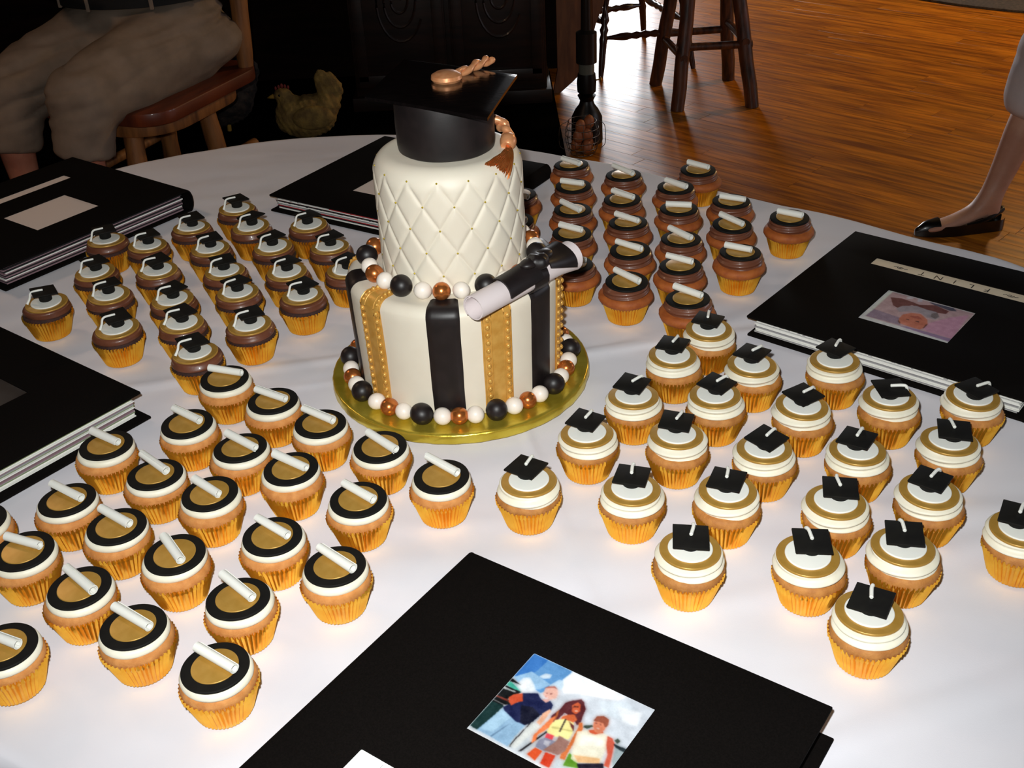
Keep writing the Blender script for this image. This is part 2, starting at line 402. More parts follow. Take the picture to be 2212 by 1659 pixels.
# stripes that follow the tier profile and fold over its top edge
path = [(p[0], p[1]) for p in lowp[1:]] + [(0.112, H1), (0.105, H1)]
def stripe(name, deg, wid, m, th, parent, extra=None):
    V = []; F = []; n = 10; a0 = radians(deg)
    for (r, z) in path:
        for k in range(n + 1):
            s = (k / n - 0.5) * wid; w = 0.0004 * noise.noise((z * 20, deg, s * 10)); a = a0 + (s + w * 1.5) / 0.131
            edge = th * (1 if 0 < k < n else 0.05)
            nx = 1 if z < H1 - er_ else max(0, (r - RT + er_) / er_); nz = 0 if z < H1 - er_ else math.sqrt(max(0, 1 - nx * nx))
            V.append(((r + edge * nx) * cos(a), (r + edge * nx) * sin(a), z + edge * nz))
    for i in range(len(path) - 1):
        for k in range(n):
            q = i * (n + 1) + k; F.append((q, q + 1, q + n + 2, q + n + 1))
    return ob(name, new_me(name, V, F, m, True, 70), parent)
for d in (-167, -94.4, -37, 18, 73, 133):
    stripe('black_stripe', d, 0.0395, M_blackc, 0.0018, lt)
for d in (-137, -67, -12, 45, 103, 163):
    s = stripe('gold_stripe', d + (-0.5 if d == -137 else 0), 0.038, M_gold, 0.0018, lt)
    s['label'] = 'gold stripe with beaded borders'
    b = MB(); a0 = radians(d)
    for side in (-1, 1):
        ac = a0 + side * 0.0125 / 0.131
        # arc length walk for beads
        acc = 0; last = path[0]
        for (r, z) in path[1:]:
            seg = math.hypot(r - last[0], z - last[1]); nb = max(1, int(seg / 0.0071 + 0.5)) if seg > 0.005 else 0
            for q in range(nb):
                u = (q + 0.5) / nb; rr = last[0] + (r - last[0]) * u; zz = last[1] + (z - last[1]) * u
                nx = 1 if zz < H1 - er_ else 0.6
                b.add(*ball(0.0031, ((rr + 0.0021 * nx) * cos(ac), (rr + 0.0021 * nx) * sin(ac), zz + (0.0021 if zz > H1 - er_ else 0)), 8, 6, (1, 1, 1.15)))
            if nb == 0 and (acc % 2 == 0):
                b.add(*ball(0.0025, ((r + 0.001) * cos(ac), (r + 0.001) * sin(ac), z + 0.001), 8, 6))
            acc += 1; last = (r, z)
        for off in (-0.0048, 0.0048):
            aa = ac + off / 0.131
            b.add(*tube([((r + 0.0016) * cos(aa), (r + 0.0016) * sin(aa), z + (0.0016 if z > H1 - 0.002 else 0.0006)) for r, z in path], 0.0007, 5))
    o = ob('beading', b.me('beading', M_gold), s); o['kind'] = 'stuff'
# upper tier, quilted
UX, UY = 0.0025, 0.0; H2 = 0.147; R2 = 0.0880; NQ = 15
def quilt(t, z):
    # t angle, z height above the tier base ; two diagonal families
    p = t / (2 * pi) * NQ + 0.02; q = (z - 0.0215) / 0.0565
    d1 = abs(((p + q + 0.5) % 1) - 0.5); d2 = abs(((p - q + 0.5) % 1) - 0.5)
    return min(d1, d2), d1, d2
def uprof():
    P = [(R2 + 0.0005, 0.0)]
    for k in range(1, 88): P.append((R2 - 0.0005 * k / 87, (H2 - 0.021) * k / 87))
    for k in range(1, 15):
        a = pi / 2 * k / 14; P.append((R2 - 0.0005 - 0.021 + 0.021 * cos(a), H2 - 0.021 + 0.021 * sin(a)))
    P += [(0.045, H2 + 0.0005), (0, H2 + 0.0005)]
    return P
ZQ = 0.136
def ufn(t, r, z):
    if z > ZQ or r < R2 - 0.03: return r, z
    m_, d1, d2 = quilt(t, z)
    top = 1.0
    # above the topmost crossings only the arches of the grid remain
    q = (z - 0.0215) / 0.0565
    pil = 0.0022 * (1 - math.exp(-(m_ / 0.085) ** 1.3))
    fade = min(1, max(0, (ZQ - z) / 0.012))
    return r - 0.0012 + pil * fade + 0.0012 * (1 - fade) * 0.8, z
ut = ob('upper_tier', MB().add(*lathe(uprof(), 540, ufn)).me('upper_tier', M_ivory, True, 80), cake, (UX, UY, H1 + 0.0002)); ut['label'] = 'quilted ivory upper tier'
pearl = MB().add(*ball(0.0012, n=8, m=6)).me('pearl', M_board)
ROWS = [0.0215 + 0.02825 * k - 0.02825 * 0.5 for k in range(0, 5)]
cr = []
for k in range(-1, 12):
    for i in range(NQ):
        for par in (0,):
            # crossing points: p+q and p-q both integer  -> p = (a+b)/2, q=(a-b)/2
            q = k / 2.0; pz = 0.0215 + q * 0.0565
            pa = i + (0.5 if k % 2 else 0.0)
            if 0.004 < pz < 0.138: cr.append((2 * pi * (pa - 0.02) / NQ, pz))
for t, z in cr:
    r = R2 if z < H2 - 0.021 else R2 - 0.021 + 0.021 * math.sqrt(max(0, 1 - ((z - H2 + 0.021) / 0.021) ** 2))
    ob('pearl', pearl, ut, ((r - 0.0006) * cos(t), (r - 0.0006) * sin(t), z))
# beads
mk = {}
def bead_me(kind):
    r, m = dict(k=(0.0137, M_blackc), w=(0.0108, M_pearlw), c=(0.0112, M_copper))[kind]
    if kind not in mk: mk[kind] = (MB().add(*ball(r, n=28, m=18)).me('bead', m, True, 80), r)
    return mk[kind]
def ring(angs, R, z0):
    for k, a in angs:
        me, r = bead_me(k); s = rng.uniform(0.95, 1.05)
        o = ob('bead', me, cake, ((R + (r - 0.0115) * 0.8) * cos(radians(a)), (R + (r - 0.0115) * 0.8) * sin(radians(a)), z0 + r * 0.97), (rng.uniform(0, 0.6), rng.uniform(0, 0.6), rng.uniform(0, 6)), (s, s * rng.uniform(0.94, 1.0), rng.uniform(0.93, 0.99)))
        o['label'] = {'k': 'black fondant bead', 'w': 'white fondant bead', 'c': 'copper lustre bead'}[k]
low = [('k', 176.2), ('w', -173), ('c', -164.5), ('w', -156.4), ('k', -147), ('w', -135.5), ('c', -126.5), ('w', -118), ('k', -107.8), ('w', -97.8), ('c', -89.6), ('w', -81.8), ('k', -71.5), ('w', -61.8), ('c', -53.8), ('w', -45.6), ('k', -35.4), ('w', -26), ('c', -17.8), ('w', -9.4), ('k', 0.8), ('w', 10.5), ('c', 19), ('w', 27.5)]
for j in range(4):
    b0 = 37.5 + j * 36
    low += [('k', b0), ('w', b0 + 10), ('c', b0 + 18.5), ('w', b0 + 27)]
low = [l for l in low if not (l[0] == 'k' and l[1] > 176.5)]
ring([l for l in low if l[1] < 170 or l[1] == 176.2], 0.1420, 0.0)
upr = [('k', 179), ('w', -166), ('c', -153), ('w', -139.5), ('k', -123.2), ('w', -108.3), ('c', -95.8), ('w', -83.0), ('k', -67), ('w', -52), ('c', -39), ('w', -26), ('k', -9), ('w', 5.5), ('c', 18), ('w', 31), ('k', 47), ('w', 63), ('c', 76), ('w', 89), ('k', 104), ('w', 119), ('c', 132), ('w', 145), ('c', 162)]
ring(upr, 0.1035, H1)
# cap on top
capz = H1 + H2 + 0.0006; CPX, CPY = 0.0035, 0.0
def hatfn(t, r, z): return r + 0.0012 * noise.noise((cos(t) * 1.5, sin(t) * 1.5, z * 12)), z
HH = 0.0625
hp = [(0, 0), (0.0545, 0.0), (0.0565, 0.0015), (0.0572, 0.006), (0.0574, 0.03), (0.0570, HH - 0.004), (0.056, HH), (0, HH)]
sk = ob('mortarboard_cap', MB().add(*lathe(hp, 96, hatfn)).me('mortarboard_cap', M_blackc), cake, (CPX, CPY, capz)); sk['label'] = 'black fondant graduation cap topping the cake'
corners = [(-0.150, 1.243), (-0.012, 1.147), (0.024, 1.300), (-0.114, 1.392)]
corners = [(x - KX - CPX, y - KY - CPY) for x, y in corners]
V = []; F = []; n = 16; th = 0.007
for lvl in (0, 1):
    for i in range(n + 1):
        for j in range(n + 1):
            u, v = i / n, j / n
            x = (corners[0][0] * (1 - u) + corners[1][0] * u) * (1 - v) + (corners[3][0] * (1 - u) + corners[2][0] * u) * v
            y = (corners[0][1] * (1 - u) + corners[1][1] * u) * (1 - v) + (corners[3][1] * (1 - u) + corners[2][1] * u) * v
            d = min(u, v, 1 - u, 1 - v); rnd = 0.0018 * (1 - min(1, d * 12)) ** 2
            z = (th - rnd) if lvl else rnd
            sag = -0.0015 * ((2 * u - 1) ** 2 + (2 * v - 1) ** 2) / 2
            V.append((x, y, z + sag))
N1 = (n + 1) ** 2
for i in range(n):
    for j in range(n):
        a = i * (n + 1) + j; F.append((a, a + 1, a + n + 2, a + n + 1)); F.append((N1 + a, N1 + a + n + 1, N1 + a + n + 2, N1 + a + 1))
edge = [(i, 0) for i in range(n)] + [(n, j) for j in range(n)] + [(i, n) for i in range(n, 0, -1)] + [(0, j) for j in range(n, 0, -1)]
ids = [i * (n + 1) + j for i, j in edge]
for a, b_ in zip(ids, ids[1:] + ids[:1]): F.append((a, b_, N1 + b_, N1 + a))
ob('cap_board', new_me('cap_board', V, F, M_shiny, True, 50), sk, (0, 0, HH - 0.001))
bt = HH + th - 0.0012
ob('cap_button', MB().add(*lathe([(0, 0), (0.016, 0), (0.0182, 0.003), (0.0175, 0.0072), (0.012, 0.0102), (0, 0.0112)], 40)).me('cap_button', M_cord), sk, (0.004, 0.028, bt))
# twisted cord over the board edge, reappearing beside the crown, and tassel
def cord(pts, r, turns, name, parent):
    P = smooth_path(pts, 10); b = MB(); N = len(P)
    for ph in (0, pi):
        Q = []
        for i, p in enumerate(P):
            d = (P[min(i + 1, N - 1)] - P[max(i - 1, 0)]).normalized(); a = d.cross(Vector((0, 0, 1)));
            if a.length < 1e-3: a = Vector((1, 0, 0))
            a.normalize(); bb = a.cross(d); t = turns * 2 * pi * i / N + ph
            Q.append(p + a * (r * 0.55 * cos(t)) + bb * (r * 0.55 * sin(t)))
        b.add(*tube(Q, [r * (0.75 + 0.12 * sin(i * 0.9)) for i in range(N)], 10))
    return ob(name, b.me(name, M_cord, True, 80), parent)
cord([(0.012, 0.036, bt + 0.004), (0.030, 0.056, bt + 0.0045), (0.046, 0.078, bt + 0.006), (0.056, 0.090, bt + 0.003)], 0.0048, 1.7, 'cord', sk)
cord([(0.058, 0.030, 0.020), (0.067, 0.020, 0.013), (0.0715, 0.006, 0.008), (0.071, -0.004, 0.004)], 0.006, 1.4, 'cord', sk)
K0 = Vector((0.0715, -0.008, 0.0035))
kn = ob('tassel_knot', MB().add(*tube(smooth_path([K0 + Vector((-0.0005, 0.007, 0.003)), K0 + Vector((0, 0, 0.001)), K0 + Vector((-0.002, -0.008, -0.0025))], 5), [0.005, 0.0075, 0.009, 0.0095, 0.0098, 0.0098, 0.0096, 0.0094, 0.0085, 0.0078, 0.0068][:11], 20)).me('tassel_knot', M_cord), sk)
b = MB(); r2 = random.Random(5)
def surf(phi, r, off):
    z = 0.0 if r < 0.0665 else -0.021 + 0.021 * math.sqrt(max(0, 1 - ((min(r, 0.0875) - 0.0665) / 0.021) ** 2))
    nz = 1 if r < 0.0665 else math.sqrt(max(0, 1 - ((min(r, 0.0875) - 0.0665) / 0.021) ** 2)); nr = math.sqrt(max(0, 1 - nz * nz))
    return Vector(((r + off * nr) * cos(phi) - 0.001, (r + off * nr) * sin(phi), z + off * nz))
for k in range(60):
    u = k / 59 * 2 - 1; jit = r2.uniform(-1, 1); lay = (k % 3)
    pe = radians(-47.5 + 9.0 * u + jit * 1.2); re_ = 0.0820 + 0.0050 * u; ln = 0.84 + 0.16 * r2.random()
    pts = []
    for q in range(9):
        t = q / 8 * ln; phi = radians(-15) + (pe - radians(-15)) * t; r = 0.0735 + 0.0015 * u + (re_ - 0.0735 - 0.0015 * u) * t ** 0.8
        p = surf(phi, r, 0.0016 + lay * 0.0013 + 0.0016 * sin(pi * t)); 
        if u > 0.1: p.z -= 0.010 * (t ** 3) * u
        p.z += 0.0005 * sin(q * 2.1 + k); pts.append(p)
    b.add(*tube(pts, [0.0012] * 8 + [0.0007], 5))
o = ob('tassel_fringe', b.me('tassel_fringe', M_copper), sk); o['kind'] = 'stuff'
# diploma lying on the rim of the lower tier
A = Vector((-0.0385 - KX, 1.088 - KY, H1 + 0.0185)); B = Vector((0.078 - KX, 1.212 - KY, H1 + 0.0175))
ax = (B - A).normalized(); side = ax.cross(Vector((0, 0, 1))).normalized(); upv = side.cross(ax)
LD = (B - A).length
def rolled(r0, r1, turns, n, th, a_start):
    out = []
    for i in range(n + 1):
        f = i / n; out.append((r0 + (r1 - r0) * f, a_start + f * turns * 2 * pi))
    return out
def roll_mesh(L, r0, r1, turns, n, th, a_start, segs=8, flare=None):
    V = []; F = []; sp = rolled(r0, r1, turns, n, th, a_start); k = 2 * (n + 1)
    for s in range(segs + 1):
        x = L * (s / segs - 0.5); fl = flare(s / segs) if flare else 1
        for (r, a) in sp: V.append((x, (r * fl) * cos(a), (r * fl) * sin(a)))
        for (r, a) in sp: V.append((x, (r * fl - th) * cos(a), (r * fl - th) * sin(a)))
    for s in range(segs):
        for i in range(n):
            a = s * k + i; F.append((a, a + 1, a + k + 1, a + k)); a += n + 1; F.append((a, a + k, a + k + 1, a + 1))
        for e in (0, n):
            a = s * k + e; F.append((a, a + k, a + k + n + 1, a + n + 1) if e == 0 else (a, a + n + 1, a + k + n + 1, a + k))
    for s in (0, segs):
        for i in range(n):
            a = s * k + i; F.append((a, a + n + 1, a + n + 2, a + 1) if s == 0 else (a, a + 1, a + n + 2, a + n + 1))
    return V, F
Mx = Matrix(((ax.x, side.x, upv.x, 0), (ax.y, side.y, upv.y, 0), (ax.z, side.z, upv.z, 0), (0, 0, 0, 1)))
dip = ob('diploma_scroll', new_me('diploma_scroll', *roll_mesh(LD, 0.0132, 0.0154, 1.3, 60, 0.0012, radians(120), 16, lambda f: 1 + 0.28 * max(0, (f - 0.8) / 0.2) ** 1.5), M_scroll), cake)
dip.matrix_local = Matrix.Translation((A + B) / 2) @ Mx
dip['label'] = 'large pale diploma scroll tied with black bow'
# ribbon band, loops and knot
def patch(x0, x1, a0, a1, r, th, m, name, flare0=0, flare1=0, lift=None):
    V = []; F = []; nx, na = 10, 12
    for lv in (0, 1):
        for i in range(nx + 1):
            u = i / nx; half = (a1 - a0) / 2 * (1 + flare0 * (1 - u) + flare1 * u); mid = (a0 + a1) / 2
            for j in range(na + 1):
                a = mid - half + 2 * half * j / na; rr = r + (th if lv else 0) + (lift(u, j / na) if lift else 0)
                V.append((x0 + (x1 - x0) * u, rr * cos(a), rr * sin(a)))
    N = (nx + 1) * (na + 1)
    for i in range(nx):
        for j in range(na):
            a = i * (na + 1) + j; F.append((a, a + na + 1, a + na + 2, a + 1)); F.append((N + a, N + a + 1, N + a + na + 2, N + a + na + 1))
    eg = [(i, 0) for i in range(nx)] + [(nx, j) for j in range(na)] + [(i, na) for i in range(nx, 0, -1)] + [(0, j) for j in range(na, 0, -1)]
    ids = [i * (na + 1) + j for i, j in eg]
    for p, q in zip(ids, ids[1:] + ids[:1]): F.append((p, q, N + q, N + p))
    return ob(name, new_me(name, V, F, m, True, 50), dip)
patch(0.002, 0.026, radians(-70), radians(250), 0.0153, 0.0016, M_blackc, 'ribbon_band')
patch(-0.042, 0.010, radians(0), radians(122), 0.0168, 0.002, M_blackc, 'ribbon_tail', 0.0, -0.25, lambda u, v: 0.004 * u * u)
patch(0.024, 0.068, radians(5), radians(130), 0.0180, 0.002, M_blackc, 'ribbon_tail', -0.45, 0.12, lambda u, v: 0.006 * (1 - u) ** 2 + 0.004 * u + 0.0012 * sin(v * 9))
ob('ribbon_knot', MB().add([(x + 0.0016 * noise.noise((x * 160, y * 160, z * 160)), y + 0.0016 * noise.noise((x * 160 + 5, y * 160, z * 160)), z + 0.0022 * noise.noise((x * 140, y * 140 + 9, z * 140))) for x, y, z in ball(0.0135, (0.017, 0.0065, 0.0205), 32, 20, (1.0, 1.05, 0.72))[0]], ball(0.0135, (0, 0, 0), 32, 20)[1]).me('ribbon_knot', M_blackc), dip)
for sx in (-1, 1):
    ob('ribbon_loop', MB().add(*ball(0.010, (0.018 + sx * 0.013, 0.004, 0.0235 - (0.002 if sx < 0 else 0)), 20, 14, (1.25, 0.95, 0.55))).me('ribbon_loop', M_blackc), dip)
CUP=[['A1',-0.6588,1.418,0.006,0.0002],['A2',-0.6289,1.631,0.0,0.0],['A3',-0.5565,1.6028,0.0,0.0],['A4',-0.5016,1.6653,0.0,0.0],['A5',-0.4419,1.7352,0.0,0.0],['A6',-0.4045,1.6568,0.0,0.0],['A7',-0.3113,1.6519,0.0,0.0],['A8',-0.4535,1.5787,0.0,0.0],['A9',-0.3559,1.5733,0.0,0.0],['A10',-0.2671,1.5629,0.0,0.0],['A11',-0.2328,1.4765,0.0,0.0],['A12',-0.6119,1.5135,0.0,0.0],['A13',-0.5176,1.5084,0.0,0.0],['A14',-0.4145,1.4942,0.0,0.0],['A15',-0.3211,1.481,0.0,0.0],['A16',-0.5689,1.4344,0.0,0.0],['A17',-0.4718,1.4089,0.0,0.0],['A18',-0.3821,1.4219,0.0,0.0],['A19',-0.2884,1.3961,0.0013,0.0056],['A20',-0.5335,1.3346,0.0051,-0.0032],['A21',-0.4423,1.3364,0.0,0.0],['A22',-0.3483,1.3211,0.0004,0.001],['A23',-0.4057,1.2517,0.0,0.0],['B1',-0.3528,1.1752,-0.0012,0.0059,0.0009,0.0079,-21,0.0528],['B2',-0.2887,1.1213,0.0037,0.0016,-0.0022,0.0041,-34,0.0536],['B3',-0.2226,1.0688,0.0007,-0.0005,-0.0029,0.0089,-38,0.0554],['B4',-0.3777,1.0818,-0.0004,0.0002,-0.0014,0.0093,-39,0.0538],['B5',-0.3121,1.0291,0.0057,-0.002,0.0015,0.0045,-41,0.0588],['B6',-0.4671,1.0433,0.0055,0.0024,-0.0015,0.0072,-36,0.052],['B7',-0.3961,0.987,0.0053,-0.0029,-0.0033,0.0128,-45,0.0631],['B8',-0.2441,0.9766,0.0008,0.0054,-0.0004,0.0051,-38,0.0562],['B9',-0.4801,0.9471,0.0059,-0.0013,-0.0009,0.0063,-36,0.0556],['B10',-0.3249,0.9383,0.0016,0.0058,-0.003,0.0039,-43,0.0494],['B11',-0.4141,0.897,0.006,-0.0007,-0.0023,0.0084,-38,0.0542],['B12',-0.4978,0.8634,0.0059,0.001,-0.0008,0.0075,-24,0.0498],['B13',-0.34,0.8425,0.0025,0.0048,-0.0018,0.0015,-56,0.0525],['B14',-0.2478,0.8687,0.0025,-0.0008,-0.0001,0.0063,-41,0.0534],['B15',-0.1512,1.0183,0.002,-0.003,0.0025,0.0013,-48,0.0596],['B16',-0.1668,0.9222,0.0021,-0.0011,0.0002,0.0046,-43,0.0532],['B17',-0.4241,0.8053,0.006,0.0,0.0003,0.0042,-44,0.0601],['B18',-0.352,0.7484,-0.0001,0.0003,-0.0016,0.0059,-37,0.0556],['B19',-0.2631,0.7815,-0.0001,-0.0024,-0.0016,0.0099,-46,0.0562],['B20',-0.1789,0.8146,0.0014,0.0034,0.0012,0.004,-44,0.0572],['B21',-0.4668,0.7351,0.0033,-0.0037,-0.0007,0.0034,-27,0.0429],['B22',-0.2671,0.6951,0.0,-0.0018,0.0007,0.0045,-37,0.0548],['B23',-0.0818,0.9535,0.0022,0.0008,0.0006,0.0116,-45,0.0543],['B24',-0.5586,0.9165,0.0,0.0,-0.0024,0.0038,-36,0.058],['C1',0.1218,1.8398,0.0,0.0,-0.0012,-0.0011,-48,0.0479],['C2',0.1178,1.7404,0.0,0.0,-0.002,0.0002,-27,0.0428],['C3',0.1095,1.6401,0.0,0.0,-0.003,0.001,-56,0.0544],['C4',0.1019,1.5497,0.0,0.0,-0.0015,0.0061,-38,0.0457],['C5',0.0991,1.4443,-0.0044,-0.0014,0.0012,0.0032,-30,0.0369],['C6',0.2056,1.7788,0.0,0.0,-0.0005,0.0075,-56,0.0589],['C7',0.1917,1.6726,0.0,0.0,0.0015,0.0057,-49,0.052],['C8',0.1903,1.5795,0.0,0.0,-0.0013,0.0049,-46,0.0507],['C9',0.1818,1.4791,0.0,0.0,-0.0013,0.0033,-43,0.0519],['C10',0.1636,1.382,0.0018,-0.0036,0.001,0.0049,-54,0.056],['C11',0.2836,1.7132,0.0,0.0,0.0008,-0.0007,-51,0.0522],['C12',0.2755,1.6242,0.0,0.0,-0.0005,0.0002,-14,0.045],['C13',0.2609,1.5098,0.0,0.0,-0.0003,0.0068,-58,0.0553],['C14',0.246,1.4198,0.0,0.0,-0.0004,0.008,-38,0.0482],['C15',0.2403,1.318,0.0,0.0,0.0016,0.0099,-46,0.052],['C16',0.3388,1.7848,-0.0059,0.0008,0.0008,0.005,-45,0.0491],['C17',0.3614,1.6432,0.0,0.0,0.0014,-0.0031,-30,0.0474],['C18',0.3448,1.5513,0.0,0.0,-0.0003,0.0052,-58,0.055],['C19',0.3363,1.4514,0.0014,0.0025,-0.0027,0.0025,-33,0.0439],['C20',0.4362,1.5639,-0.0001,0.0039,0.0008,0.0013,-35,0.0459],['C21',0.0256,1.7154,0.0,0.0,-0.0,-0.0178,-41,0.0428],['C22',0.0169,1.6107,0.0,0.0,0.0013,-0.0088,-41,0.0448],['D1',0.2541,1.2374,0.0,0.0,-0.0016,0.0028,-30,0.0326,0.0423,7],['D2',0.2035,1.1726,-0.0047,0.0037,0.0006,0.0067,-27,0.0351,0.0307,5],['D3',0.2952,1.1473,-0.0055,-0.0023,0.0008,0.0077,-43,0.0341,0.0403,10],['D4',0.1422,1.0932,-0.0022,-0.0056,-0.0012,0.0085,-34,0.033,0.0386,6],['D5',0.2366,1.0762,-0.0027,0.0053,0.0022,0.005,-46,0.0346,0.0349,11],['D6',0.0809,1.0216,-0.0008,-0.006,-0.0013,0.0098,-34,0.0365,0.0357,7],['D7',0.1797,0.9991,-0.0022,0.0056,0.0004,0.0098,-23,0.0334,0.038,6],['D8',0.0102,0.9378,0.0024,-0.0041,-0.0028,0.0082,-33,0.0336,0.0376,9],['D9',0.118,0.915,-0.0006,-0.0044,0.0003,0.007,-21,0.0343,0.0355,7],['D10',0.2122,0.8945,0.0014,0.0056,-0.0019,0.0017,-24,0.0312,0.0402,4],['D11',0.158,0.807,0.0031,0.0052,0.0004,0.0026,-9,0.0312,0.0351,6],['D12',0.3945,1.1415,-0.0049,0.0035,0.002,0.0094,-48,0.0323,0.0294,3],['D13',0.3322,1.0485,-0.0058,0.0016,0.0013,0.0035,-58,0.0328,0.0298,1],['D14',0.4311,1.0535,-0.0027,0.0054,-0.0013,-0.0021,-86,0.0325,0.0288,-3],['D15',0.5269,1.0514,-0.006,0.0004,0.0004,-0.0051,-61,0.0289,0.0228,15],['D16',0.2706,0.9719,-0.0041,-0.0014,0.0017,0.0006,-51,0.0356,0.0346,9],['D17',0.3688,0.9605,-0.0058,-0.0015,-0.0016,0.0047,-36,0.0305,0.0339,9],['D18',0.4695,0.9674,-0.006,0.0004,0.0049,0.0013,-16,0.0316,0.0324,-6],['D19',0.4184,0.8827,-0.0057,0.0002,0.0004,0.0034,-43,0.0301,0.0313,4],['D20',0.3222,0.8732,-0.006,0.0003,0.0058,0.0065,-15,0.0299,0.0351,0],['D21',0.2746,0.795,-0.006,0.0002,0.0048,0.0056,-8,0.0323,0.035,4],['D22',0.365,0.7985,-0.0054,0.0025,0.001,0.0041,-16,0.0324,0.0344,-7],['D23',0.4846,0.8212,-0.0055,-0.0025,-0.0067,0.0056,-30,0.0194,0.0375,2],['D24',0.3041,0.7121,-0.0016,0.0043,0.0006,0.0014,-34,0.0309,0.0298,1]]
